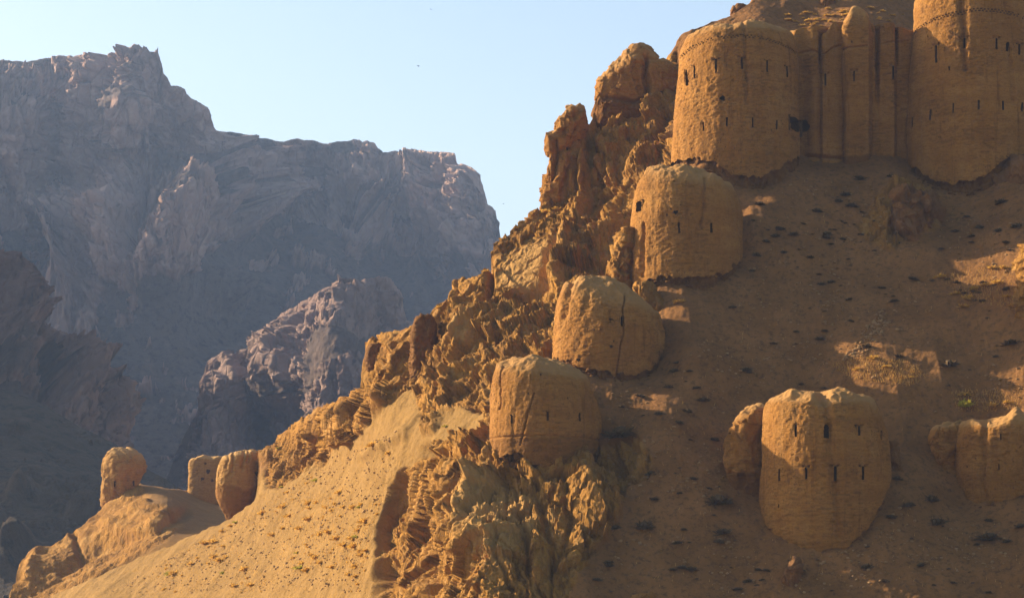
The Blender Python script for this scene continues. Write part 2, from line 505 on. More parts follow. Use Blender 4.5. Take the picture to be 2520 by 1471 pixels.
T('upper', 217.3, [(520, 1646, 1972), (415, 1652, 1968), (340, 1655, 1967), (250, 1661, 1966), (170, 1669, 1965), (130, 1675, 1963), (105, 1682, 1957), (88, 1696, 1948), (76, 1716, 1930), (66, 1745, 1905), (60, 1785, 1878), (57, 1815, 1850)],
  [(1640, 408), (1700, 404), (1735, 408), (1765, 430), (1800, 452), (1845, 462), (1880, 456), (1915, 438), (1950, 408), (1975, 390)])
T('right', 219.0, [(560, 2226, 2580), (440, 2230, 2574), (300, 2232, 2570), (190, 2238, 2566), (80, 2245, 2560), (0, 2250, 2552), (-40, 2262, 2540), (-62, 2300, 2505), (-70, 2370, 2440)],
  [(2220, 395), (2250, 430), (2290, 455), (2330, 470), (2400, 470), (2440, 450), (2480, 415), (2600, 405)])
T('third', 205.0, [(800, 1540, 1826), (720, 1543, 1828), (640, 1545, 1829), (560, 1550, 1828), (520, 1553, 1826), (480, 1558, 1812), (455, 1566, 1793), (435, 1576, 1765), (420, 1587, 1735), (410, 1600, 1700), (405, 1618, 1660)],
  [(1530, 745), (1560, 735), (1590, 705), (1620, 690), (1680, 698), (1740, 700), (1790, 682), (1820, 650), (1835, 640)])
T('second', 195.5, [(1010, 1356, 1634), (930, 1357, 1635), (860, 1358, 1636), (820, 1360, 1634), (780, 1364, 1622), (760, 1366, 1606), (740, 1370, 1584), (722, 1376, 1560), (706, 1385, 1536), (692, 1398, 1505), (684, 1415, 1470)],
  [(1350, 880), (1390, 895), (1430, 908), (1480, 922), (1540, 932), (1590, 922), (1620, 895), (1640, 850)])
T('first', 187.0, [(1230, 1195, 1476), (1150, 1198, 1478), (1100, 1201, 1479), (1030, 1204, 1477), (985, 1207, 1468), (950, 1211, 1455), (925, 1216, 1440), (905, 1226, 1412), (892, 1240, 1385), (883, 1260, 1355), (878, 1290, 1325)],
  [(1190, 1095), (1215, 1112), (1240, 1125), (1290, 1138), (1350, 1150), (1420, 1140), (1460, 1120), (1485, 1085)])
T('lower', 179.4, [(1430, 1866, 2184), (1340, 1868, 2186), (1260, 1868, 2190), (1160, 1870, 2192), (1100, 1874, 2188), (1060, 1877, 2182), (1025, 1880, 2172), (1000, 1884, 2160), (985, 1892, 2147), (974, 1905, 2130), (967, 1925, 2105), (963, 1955, 2070)],
  [(1860, 1225), (1880, 1290), (1915, 1325), (1960, 1345), (2010, 1358), (2060, 1352), (2110, 1325), (2155, 1270), (2180, 1215), (2200, 1165)])
T('edge', 183.0, [(1330, 2344, 2600), (1240, 2346, 2600), (1150, 2347, 2598), (1090, 2348, 2596), (1060, 2350, 2592), (1046, 2356, 2585), (1036, 2366, 2575), (1026, 2390, 2550), (1022, 2420, 2520)],
  [(2340, 1200), (2365, 1225), (2400, 1245), (2450, 1240), (2500, 1222), (2600, 1200)])

def base_ctrl():
    out = []
    for k, t in TOWERS.items():
        R = (t['rows'][1][2] - t['rows'][1][1]) / 2; c = (t['rows'][1][2] + t['rows'][1][1]) / 2
        Rm = R * t['Y'] / F
        for px, py in t['base']:
            u = (px - c) / R
            if abs(u) < 0.97:
                out.append((px, py + 9, t['Y'] - Rm * math.sqrt(1 - u * u) + 0.15))
    return out

HILL_CTRL = [
    # bowl of the right
    (1700, 1471, 171.5), (2000, 1471, 171), (2300, 1471, 171), (2650, 1471, 169), (1700, 1640, 166), (2200, 1640, 166), (2700, 1640, 167),
    (1700, 1250, 178.5), (1750, 1100, 184), (1800, 900, 192), (1950, 820, 196), (2250, 1270, 177), (2260, 1100, 184), (2000, 930, 192.5), (2150, 910, 190.7), (2300, 930, 189.4),
    (2480, 900, 190.0), (2650, 1000, 182.5), (2100, 700, 201.5), (2350, 700, 200.3), (2480, 720, 196.3), (2600, 700, 194.5), (1860, 540, 206.5), (1940, 540, 207.6), (2010, 540, 208.5), (1900, 490, 209.8), (1990, 490, 211.2), (1640, 1010, 186.2), (1720, 1010, 187.7), (1800, 1010, 188.9), (1700, 860, 192.0), (1780, 860, 193.4), (2100, 560, 208.5), (2000, 430, 214.2), (2200, 430, 214.4), (2650, 560, 204), (2330, 560, 208.5),
    (1990, 401, 218.4), (2100, 408, 217.2), (2050, 402, 218.3), (2210, 398, 218.4), (2000, 250, 227), (2100, 80, 236), (2000, 30, 242), (2200, 0, 246), (2600, 0, 248), (2300, -150, 260), (1900, -150, 262), (2700, -150, 262), (2650, 300, 232),
    (1850, 40, 240), (1700, 90, 238), (1700, 250, 231), (1830, 250, 231), (1750, 60, 241), (2400, 300, 230),
    (4200, 1471, 158), (4200, 1640, 153), (4200, 600, 186), (4200, -150, 242), (3400, 1000, 174), (1660, 425, 212.6), (1700, 428, 213.6), (1745, 440, 214.6),  # final points lift unseen ground behind the third tower to block the sun
    # spine
    (1640, 400, 224), (1640, 180, 240), (1560, 300, 235), (1480, 320, 234), (1460, 240, 237), (1400, 420, 231), (1340, 500, 231), (1430, 600, 221), (1500, 620, 216), (1530, 480, 224), (1600, 420, 222),
    (1230, 590, 228), (1300, 700, 217.5), (1400, 680, 213), (1500, 720, 207), (1340, 830, 203), (1250, 880, 203), (1200, 1000, 195), (1180, 1100, 189.5), (1150, 900, 208), (1100, 800, 216),
    (1100, 690, 226), (1000, 790, 229), (1000, 900, 217), (1000, 1000, 210.5), (900, 850, 236), (900, 960, 227), (850, 1050, 230), (1060, 950, 211), (1100, 1040, 199),
    (740, 1030, 258), (640, 1115, 268), (640, 1215, 262), (700, 1075, 262), (700, 1165, 257), (760, 1130, 253), (800, 1075, 247), (830, 990, 247),
    # sunny scree
    (560, 1288, 269), (480, 1318, 276), (300, 1395, 290), (100, 1478, 305), (-100, 1570, 320), (880, 1080, 228), (950, 1020, 215), (900, 1160, 221), (700, 1300, 243), (500, 1400, 259), (400, 1471, 262),
    (600, 1471, 238), (800, 1300, 225), (850, 1471, 205), (920, 1471, 197), (925, 1250, 208.5), (930, 1150, 211.5), (250, 1471, 280), (-100, 1640, 305), (300, 1640, 255), (600, 1640, 222), (850, 1640, 195),
    # buttress under the first tower
    (975, 1250, 205.5), (900, 1250, 211.5), (990, 1150, 206), (1050, 1100, 199), (965, 1400, 194.5), (1000, 1471, 188), (1045, 1300, 194), (1040, 1400, 188), (1085, 1300, 183.5), (1085, 1471, 177), (1110, 1180, 188.5), (1200, 1200, 182.8), (1300, 1280, 177.5),
    (1300, 1471, 171.5), (1400, 1450, 171), (1450, 1230, 179.3), (1530, 1200, 181), (1550, 1400, 174), (1500, 1471, 171.5), (1100, 1640, 170), (1400, 1640, 165),
]
HILL_CREST = [(-300, 1640), (-100, 1568), (30, 1508), (100, 1478), (300, 1395), (480, 1317), (560, 1284), (632, 1235), (640, 1112), (700, 1062), (740, 1026), (800, 1004), (830, 985), (885, 955), (900, 880), (905, 848), (960, 815), (1010, 790), (1080, 752), (1100, 720), (1120, 680), (1180, 668), (1195, 640), (1230, 592), (1270, 560), (1328, 520), (1350, 470), (1400, 400), (1440, 330), (1470, 250), (1540, 190), (1640, 160), (1680, 90), (1720, 70), (1790, 45), (1850, 8), (1900, -10), (2000, -60), (2200, -150), (4300, -160)]
field = Field(HILL_CTRL + base_ctrl()).grid(-340, 4300, -200, 1680)
hill = Sheet(-260, 4240, [(-260, -20, 8), (-20, 620, 2.4), (620, 1680, 1.6), (1680, 2540, 2.6), (2540, 4240, 12)], 560, 1620.0, HILL_CREST, field, (7, 40),
             [(-300, 1645), (-100, 1572), (30, 1512), (100, 1482), (300, 1399), (480, 1321), (560, 1288), (640, 1226), (720, 1168), (800, 1090), (900, 1020), (1050, 900), (1230, 760), (1400, 600), (1600, 400), (1900, 260), (4300, 240)])

ROCK_POLY = [(636, 1100), (740, 1010), (890, 930), (890, 830), (1090, 670), (1230, 560), (1330, 490), (1460, 200), (1670, 130), (1670, 420), (1600, 440), (1560, 560), (1545, 700), (1480, 730), (1375, 760), (1360, 905), (1215, 900), (1200, 1090), (1480, 1100), (1555, 1180), (1530, 1290), (1470, 1350), (1395, 1471), (1390, 1640), (900, 1640), (925, 1471), (930, 1330), (955, 1230), (985, 1160), (1040, 1110), (1100, 1088), (1195, 1078), (1200, 1020), (1125, 1015), (1070, 1055), (1035, 1070), (1025, 1000), (1005, 965), (950, 1015), (900, 1062), (840, 1108), (790, 1132), (660, 1215)]
SCREE_POLY = [(-400, 1700), (-400, 1300), (600, 1200), (900, 900), (1200, 500), (1340, 400), (1560, 560), (1540, 720), (1360, 900), (1210, 1000), (1200, 1150), (1000, 1300), (950, 1700)]
PALE_POLYS = [([(1215, 620), (1300, 590), (1400, 560), (1380, 690), (1300, 720), (1210, 745)], 30), ([(1100, 1180), (1180, 1150), (1330, 1180), (1330, 1300), (1240, 1440), (1150, 1400), (1110, 1300)], 45), ([(1140, 800), (1175, 770), (1170, 860), (1130, 860)], 14), ([(950, 1010), (1010, 960), (1020, 1030), (990, 1050)], 14)]
X, Y = hill.PX, hill.PY
jit = fbm(hill.P, 6.0, 4, 41) * 26
rockm = sstep(poly_sd(X, Y, ROCK_POLY) + jit, -6, 10)
screem = sstep(poly_sd(X, Y, SCREE_POLY) + jit, -25, 25)
earthm = 1 - screem
palem = np.zeros_like(X)
for pl, w in PALE_POLYS:
    palem = np.maximum(palem, sstep(poly_sd(X, Y, pl) + jit * .8, -4, w) * 0.75)
# bare rock on the shaded slope
for pl in ([(1022, 935), (1100, 925), (1195, 985), (1110, 1008), (1085, 1085), (1032, 1085)], [(2150, 480), (2230, 440), (2310, 480), (2305, 560), (2240, 600), (2190, 630), (2130, 590), (2120, 560)], [(1500, 1090), (1560, 1080), (1620, 1130), (1600, 1190), (1540, 1200)]):
    rockm = np.maximum(rockm, 0.85 * sstep(poly_sd(X, Y, pl) + jit, -4, 14))
Ph = hill.P
dirn = np.array([0.22, -0.25, -1.0]); dirn /= np.linalg.norm(dirn)
along = Ph @ dirn
perp = Ph - along[..., None] * dirn
ROT = np.stack([perp[..., 0], perp[..., 1], along * 0.24 + perp[..., 2]], -1)     # coordinates stretched along the dip of the beds
h = 0.30 * fbm(Ph, 5.0, 4, 11) + 0.10 * fbm(Ph, 1.0, 3, 12, 0.6)
h = h + 0.05 * fbm(Ph, .32, 2, 15, .6) + 0.10 * fbm(Ph, 1.6, 2, 16)
h = h + earthm * 0.22 * ridged(Ph, 3.2, 3, 17, .5, (1, 4.5, 4.5)) + 0.30 * screem * (1 - rockm) * ridged(Ph @ np.array([[.42, .9, 0], [-.9, .42, 0], [0, 0, 1]]), 3.4, 3, 18, .5, (1, 5, 3))
h = h + earthm * 0.25 * fbm(Ph, 14.0, 2, 13)
sel = rockm > 0.01
hr = np.zeros_like(h); Ps = ROT[sel] + 0.5 * np.stack([fbm(Ph[sel], 3, 3, 51), fbm(Ph[sel], 3, 3, 52), fbm(Ph[sel], 3, 3, 53)], -1)
Pw = ROT[sel] + 0.9 * np.stack([fbm(Ph[sel], 5, 3, 61), fbm(Ph[sel], 5, 3, 62), fbm(Ph[sel], 5, 3, 63)], -1)
def crease(scale, seed, width, lift=0.0):
    n_ = fbm(Pw, scale, 2, seed, .35)
    return lift * np.abs(n_) - np.exp(-(n_ / width) ** 2)
hr[sel] = 1.7 * (ridged(Pw, 10.0, 2, 21, 0.35) - 0.6) + 1.0 * fbm(Pw, 6.0, 2, 22)
hr[sel] += 0.66 * facets(Pw / 4.8 + 1.3, 3, .8) + 0.44 * facets(Pw / 1.9, 5, .8) + 0.20 * facets(Pw / 0.85 + 3.1, 9, .8) + 0.10 * facets(Pw / 0.42 + 7.7, 14, .7) + 0.06 * fbm(Ph[sel], .35, 2, 31, .6)
hr[sel] += 0.42 * crease(4.5, 23, .035)
bed = Ph[sel] @ np.array([0.80, 0.25, 0.42]) + 1.2 * fbm(Ph[sel], 7, 3, 81)
for th_, am, sd in ((1.1, 0.10, 83), (0.42, 0.05, 84)):
    q = bed / th_; fr_ = q - np.floor(q)
    hr[sel] += am * (fr_ - .5) * (0.6 + 0.9 * fbm(Ph[sel], 4, 2, sd + 7))
smoothclay = 1 - 0.75 * sstep(poly_sd(X, Y, PALE_POLYS[0][0]) + jit * .5, -10, 20)
h = h + rockm * hr * smoothclay * (0.35 + 0.65 * sstep(Y - hill.crest[None, :], 4, 60))
# gullies and ribs on the flank: (polyline, half width, depth)
for pts, w, d in [([(1200, 640), (1203, 745), (1200, 760)], 9, -2.2), ([(1375, 600), (1330, 690), (1290, 720)], 14, -1.6), ([(1400, 590), (1360, 680)], 16, 1.4), ([(1440, 290), (1425, 430), (1420, 520)], 10, 1.2), ([(1050, 1110), (1045, 1250), (1055, 1400), (1050, 1471)], 16, -1.5), ([(1180, 1180), (1140, 1250), (1120, 1350)], 12, 1.0), ([(1195, 760), (1120, 870), (1060, 900)], 14, 0.9), ([(1320, 1180), (1340, 1280), (1360, 1400)], 7, -.55), ([(1260, 1180), (1290, 1290), (1300, 1400)], 6, -.45), ([(1385, 1170), (1400, 1300), (1350, 1420)], 8, -.4), ([(1230, 1170), (1250, 1260), (1240, 1300)], 5, -.45), ([(1110, 1190), (1100, 1260), (1100, 1330)], 10, 1.0), ([(1000, 1060), (960, 1090), (900, 1120)], 12, 0.5), ([(790, 1085), (760, 1110)], 14, -1.8)]:
    dd, par = line_d(X + jit * .35, Y, pts)
    h = h + d * np.exp(-(dd / w) ** 2)
hill.displace(h)
hill_obj = hill.build('hillside', M_GROUND, {'rock': rockm, 'earth': earthm, 'pale': palem}, [(3, .3), (8, .5), (20, .6), (50, .65), (120, .7)], (90, 70))

# ---- left rock ridge carrying the small tower
lf = Field([(0, 1471, 306), (60, 1380, 312), (150, 1330, 316), (250, 1270, 320), (350, 1200, 326), (440, 1205, 335), (530, 1222, 345), (620, 1250, 350), (200, 1420, 304), (320, 1340, 305), (440, 1300, 306), (420, 1230, 316), (330, 1270, 311), (100, 1471, 303), (-60, 1520, 312), (400, 1450, 296), (0, 1640, 300), (550, 1350, 296), (640, 1640, 285), (560, 1260, 330)]).grid(-140, 720, 1100, 1700)
ridge = Sheet(18, 640, 2.0, 190, 1600.0, [(0, 1530), (22, 1468), (30, 1440), (55, 1372), (70, 1358), (110, 1340), (140, 1328), (190, 1297), (230, 1268), (262, 1240), (300, 1225), (345, 1188), (370, 1196), (440, 1203), (500, 1212), (540, 1222), (640, 1262)], lf, (3, 25))
X2, Y2 = ridge.PX, ridge.PY
j2 = fbm(ridge.P, 5, 4, 77) * 18
rk2 = sstep(poly_sd(X2, Y2, [(0, 1640), (0, 1400), (60, 1340), (250, 1230), (350, 1180), (372, 1240), (455, 1258), (452, 1300), (330, 1380), (100, 1480), (60, 1640)]) + j2, -6, 8)
h2 = 0.25 * fbm(ridge.P, 5, 4, 71) + rk2 * (0.9 * fbm(ridge.P, 5, 4, 72, .5, (1, 1, .8)) + 0.25 * fbm(ridge.P, .9, 4, 73, .6))
for pts, w, d in [([(455, 1262), (360, 1310), (250, 1345), (150, 1400)], 13, -0.9), ([(180, 1310), (200, 1380)], 8, -0.8), ([(330, 1300), (260, 1290)], 16, 0.7), ([(90, 1350), (70, 1420)], 14, .6)]:
    dd, par = line_d(X2 + j2 * .4, Y2, pts); h2 = h2 + d * np.exp(-(dd / w) ** 2)
ridge.displace(h2)
ridge.build('rock_ridge', M_GROUND, {'rock': rk2 * .9, 'earth': 0.45 * np.ones_like(rk2), 'pale': rk2 * sstep(fbm(ridge.P, 4, 3, 75), 0, .6) * .5}, [(3, .3), (10, .6), (40, .8)], (10, 30))

# ---- mountains
def pillars(X, Y, jit, feats):
    o = np.zeros_like(X)
    for pts, w, d in feats:
        dd, par = line_d(X + jit, Y + jit * .3, pts)
        o += d * np.exp(-(dd / w) ** 2) * (0.35 + 0.65 * np.sin(np.pi * np.clip(par * .9 + .05, 0, 1)))
    return o

def mountain(name, mat, px0, px1, step, nrows, bottom, crest, ctrl, talus, feats, amp, seed, cn, cliff=14.0):
    f = Field(ctrl, 1e-3).grid(px0 - 40, px1 + 40, -760, bottom + 30)
    s = Sheet(px0, px1, step, nrows, bottom, crest, f, cn)
    X, Y, P = s.PX, s.PY, s.P
    k = float(np.mean(s.D)) / F
    j = fbm(P, 60 * k, 5, seed, .6) * 36
    rk = np.ones_like(X)
    for t in talus:
        rk = np.minimum(rk, 1 - sstep(poly_sd(X, Y, t) + j, -7, 9))
    rk = np.maximum(rk, .9 * sstep(fbm(P * np.array([1, .4, 1]), 62 * k, 5, seed + 80, .6), .27, .36))
    led = fbm(P * np.array([1, .3, 1]), 55 * k, 4, seed + 70, .55, (2.0, 2.0, .7))
    rk = rk * (1 - .85 * sstep(led, .18, .36) * sstep(Y - s.crest[None, :], 10, 60))
    st = (1, 1, 2.6)
    wp = P + (6 * k * np.stack([fbm(P, 40 * k, 3, seed + 61), fbm(P, 40 * k, 3, seed + 62), fbm(P, 40 * k, 3, seed + 63)], -1))
    wp = wp * np.array([1, .3, 1])
    wf = wp / (k * np.array([1, 1, 3.2]))
    hh = rk * amp * k * ((ridged(wp, 130 * k, 3, seed + 1, 0.45, st) - 0.5) * 74 + 19 * facets(wf / 46, seed, .7) + 13 * facets(wf / 21 + 3, seed + 20, .8) + 9 * facets(wf * np.array([1, 1, 1.5]) / 9.5 + 5, seed + 40, .8))
    cr = fbm(wp, 60 * k, 3, seed + 8, .5, st); cr2 = fbm(wp, 24 * k, 3, seed + 9, .5, st)
    hh -= rk * amp * k * (18 * np.exp(-(cr / .05) ** 2) + 6 * np.exp(-(cr2 / .07) ** 2))
    hh += (1 - rk) * k * (fbm(P, 90 * k, 4, seed + 5) * 16 + fbm(P, 12 * k, 3, seed + 6) * 3)
    hh += 2.1 * pillars(X, Y, j * .6, feats) * k
    hh *= 0.2 + 0.8 * sstep(Y - s.crest[None, :], 2, 30)
    s.displace(hh)
    s.build(name, mat, {'rock': rk}, [(30 * k, .2), (150 * k, .5), (800 * k, .6), (2500 * k, .5)], (400 * k, 300 * k))
    return s

FAR_CREST = [(-3000, -300), (-1400, -160), (-900, -90), (-500, 0), (-300, 70), (-150, 125), (0, 148), (60, 152), (120, 140), (180, 133), (222, 129), (232, 148), (240, 158), (262, 150), (280, 134), (290, 128), (312, 120), (345, 121), (368, 127), (384, 125), (393, 150), (398, 178), (412, 190), (425, 212), (445, 216), (470, 240), (500, 262), (516, 270), (525, 300), (535, 321), (560, 324), (620, 335), (700, 350), (730, 342), (765, 345), (800, 352), (880, 345), (922, 352), (942, 372), (990, 374), (1002, 367), (1062, 379), (1078, 376), (1118, 376), (1126, 404), (1165, 415), (1184, 434), (1192, 465), (1203, 512), (1219, 520), (1228, 575), (1245, 640), (1320, 700), (1800, 900)]  # unseen left part: height shaped to shade the lower cliffs
FAR_CTRL = [(-3000, -700, 1700), (-3000, 1250, 1100), (-2200, -600, 1800), (-2200, 1250, 1120), (-1400, -600, 1800), (-900, -500, 1850), (-400, -100, 1700), (-1400, 1250, 1150), (-700, 250, 1540), (-700, 1250, 1180), (-200, 180, 1480), (0, 150, 1540), (0, 220, 1490), (0, 520, 1470), (100, 300, 1485), (100, 520, 1470), (230, 135, 1530), (205, 300, 1535), (185, 480, 1525), (150, 600, 1490), (0, 600, 1440), (0, 900, 1330), (320, 125, 1500), (330, 300, 1470), (300, 520, 1440), (250, 650, 1420), (420, 300, 1485), (500, 300, 1500), (420, 400, 1490), (470, 460, 1475), (400, 560, 1430), (470, 650, 1410), (540, 325, 1530), (620, 340, 1580), (600, 420, 1550), (590, 600, 1500),
            (700, 355, 1610), (700, 520, 1610), (800, 360, 1625), (900, 440, 1605), (900, 600, 1580), (1000, 380, 1625), (1000, 600, 1590), (1060, 640, 1580), (1180, 420, 1570), (1180, 640, 1530), (1240, 640, 1540), (800, 600, 1560), (700, 750, 1470), (550, 800, 1430), (450, 950, 1350), (350, 800, 1390), (300, 1000, 1330), (400, 1100, 1300), (600, 1050, 1330), (900, 800, 1480), (1050, 780, 1500), (400, 1250, 1240), (900, 1250, 1290), (0, 1250, 1230), (1500, 800, 1560), (1800, 900, 1600), (1800, 1250, 1400)]
FAR_TALUS = [[(525, 600), (620, 600), (650, 535), (780, 545), (870, 590), (905, 625), (970, 615), (1090, 655), (1180, 640), (1260, 720), (1000, 900), (700, 1250), (300, 1250), (330, 1010), (215, 840), (265, 700), (420, 680)],
             [(-60, 560), (60, 570), (140, 600), (125, 700), (80, 740), (-60, 660)], [(385, 375), (470, 385), (520, 430), (510, 520), (470, 510), (430, 450)], [(-400, 150), (0, 146), (60, 150), (130, 142), (60, 165), (0, 205), (-400, 230)], [(540, 318), (700, 345), (1000, 365), (1000, 385), (800, 372), (700, 372), (620, 375), (570, 370)],
             [(-1500, 600), (-200, 560), (-100, 800), (0, 900), (0, 1300), (-1500, 1300)]]
FAR_FEATS = [([(232, 165), (210, 300), (185, 480), (160, 570)], 16, -60), ([(262, 160), (245, 300), (215, 470), (190, 560)], 26, 55), ([(340, 140), (330, 300), (300, 430)], 40, 40), ([(240, 520), (170, 640), (135, 780)], 34, 80), ([(310, 500), (280, 640)], 28, 60), ([(440, 480), (420, 600), (380, 680)], 38, 90), ([(545, 340), (525, 450), (510, 560)], 18, 70), ([(605, 420), (600, 520), (580, 600)], 20, 90), ([(660, 380), (655, 470), (650, 520)], 16, 60), ([(700, 420), (695, 520)], 18, 60), ([(890, 450), (905, 540), (915, 605)], 24, 80), ([(950, 510), (945, 600)], 14, 55), ([(1020, 420), (1030, 520)], 34, 40), ([(1170, 430), (1180, 540), (1165, 640)], 34, 60), ([(1090, 500), (1110, 620)], 16, -50), ([(370, 440), (330, 620)], 10, -50), ([(340, 560), (350, 650)], 9, -50), ([(640, 400), (635, 520)], 10, -50), ([(840, 470), (860, 560)], 14, -40), ([(540, 690), (570, 760)], 34, 50), ([(1030, 660), (1020, 720)], 26, 40), ([(620, 620), (625, 720), (600, 790)], 10, -8)]
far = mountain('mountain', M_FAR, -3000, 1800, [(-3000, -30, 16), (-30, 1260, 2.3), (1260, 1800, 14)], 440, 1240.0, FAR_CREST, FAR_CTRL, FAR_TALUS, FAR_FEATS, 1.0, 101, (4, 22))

MID_CREST = [(330, 1330), (385, 1250), (430, 1120), (470, 1040), (492, 1000), (495, 930), (510, 885), (545, 870), (600, 868), (625, 860), (640, 825), (690, 775), (735, 742), (820, 700), (900, 684), (955, 680), (985, 720), (1000, 785), (1100, 830), (1300, 950)]
MID_CTRL = [(340, 1300, 1130), (430, 1130, 1120), (490, 1000, 1100), (560, 900, 1110), (560, 1150, 1050), (650, 880, 1150), (655, 1050, 1110), (700, 900, 1090), (800, 750, 1100), (800, 1000, 1040), (930, 700, 1110), (900, 900, 1050), (1000, 800, 1140), (1100, 1000, 1120), (1300, 950, 1200), (450, 1350, 1040), (800, 1350, 980), (1300, 1350, 1050)]
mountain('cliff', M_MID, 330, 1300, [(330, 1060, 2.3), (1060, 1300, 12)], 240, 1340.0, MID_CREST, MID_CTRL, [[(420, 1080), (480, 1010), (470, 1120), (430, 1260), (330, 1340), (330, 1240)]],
         [([(650, 870), (648, 1000), (655, 1100)], 16, -70), ([(560, 900), (550, 1100)], 40, 50), ([(720, 800), (690, 1000)], 36, 50), ([(930, 700), (960, 800)], 7, -40), ([(850, 720), (830, 900)], 50, 40)], 0.62, 202, (5, 20))

NEAR_CREST = [(-800, -500), (-500, 0), (-250, 330), (-100, 520), (-10, 615), (6, 630), (12, 688), (34, 692), (60, 705), (76, 725), (82, 765), (118, 800), (150, 815), (178, 832), (200, 868), (238, 890), (248, 950), (288, 1000), (304, 1050), (318, 1100), (345, 1170), (420, 1260)]  # raised out of view on the left to shade the slopes in frame
NEAR_CTRL = [(-800, -500, 900), (-500, 0, 870), (-800, 1200, 700), (-400, 520, 800), (-100, 620, 820), (0, 640, 830), (20, 900, 790), (100, 790, 850), (110, 980, 790), (200, 870, 850), (200, 1050, 790), (300, 1050, 840), (310, 1110, 825), (420, 1260, 860), (0, 1200, 720), (300, 1300, 740), (-300, 900, 770)]
mountain('left_cliff', M_NEAR, -800, 420, [(-800, -20, 12), (-20, 420, 2.2)], 260, 1300.0, NEAR_CREST, NEAR_CTRL, [[(85, 830), (130, 850), (150, 900), (120, 940), (70, 900)]],
         [([(10, 660), (20, 800), (30, 940)], 26, 60), ([(60, 760), (70, 830)], 20, 50), ([(175, 860), (190, 960), (170, 1040)], 26, 60), ([(240, 920), (270, 1040), (300, 1100)], 24, 50), ([(110, 830), (120, 980)], 16, -60), ([(205, 900), (215, 1000)], 10, -30)], 0.8, 303, (5, 18))

SLOPE_CREST = [(-2600, -700), (-1300, -350), (-800, 80), (-400, 540), (-150, 820), (0, 955), (90, 985), (200, 1050), (320, 1112), (365, 1155), (420, 1185), (480, 1225), (560, 1290), (700, 1400)]  # unseen rise on the left added to keep this slope out of the sun
SLOPE_CTRL = [(-2600, -500, 700), (-2600, 1500, 400), (-1300, -300, 720), (-1300, 1500, 430), (-800, 100, 690), (-800, 760, 640), (-300, 880, 610), (0, 955, 590), (200, 1050, 580), (320, 1112, 575), (420, 1190, 570), (560, 1290, 565), (700, 1400, 560), (0, 1150, 530), (200, 1250, 510), (400, 1350, 500), (0, 1350, 480), (-500, 1350, 490), (0, 1550, 430), (400, 1550, 440), (-800, 1550, 440), (700, 1550, 470)]
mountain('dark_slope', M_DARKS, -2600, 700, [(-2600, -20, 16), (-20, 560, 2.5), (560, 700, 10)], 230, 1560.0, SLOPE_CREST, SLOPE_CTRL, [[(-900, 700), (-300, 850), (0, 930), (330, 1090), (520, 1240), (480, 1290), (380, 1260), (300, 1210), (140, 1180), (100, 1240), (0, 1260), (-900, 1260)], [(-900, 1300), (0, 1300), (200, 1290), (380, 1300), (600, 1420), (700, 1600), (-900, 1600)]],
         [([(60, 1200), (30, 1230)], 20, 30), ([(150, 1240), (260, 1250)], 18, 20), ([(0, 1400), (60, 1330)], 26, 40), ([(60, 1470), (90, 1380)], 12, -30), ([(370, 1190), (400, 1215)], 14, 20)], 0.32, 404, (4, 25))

gm = mesh_from('ground', np.array([[-5000, -600, -95], [5000, -600, -95], [5000, 7000, -95], [-5000, 7000, -95]]), [[0, 1, 2, 3]])
g = link('ground', gm, M_DIRT); g['kind'] = 'structure'

# ------------------------------------------------------------------ lofted bodies (towers, walls, rocks)
class Body:
    pass

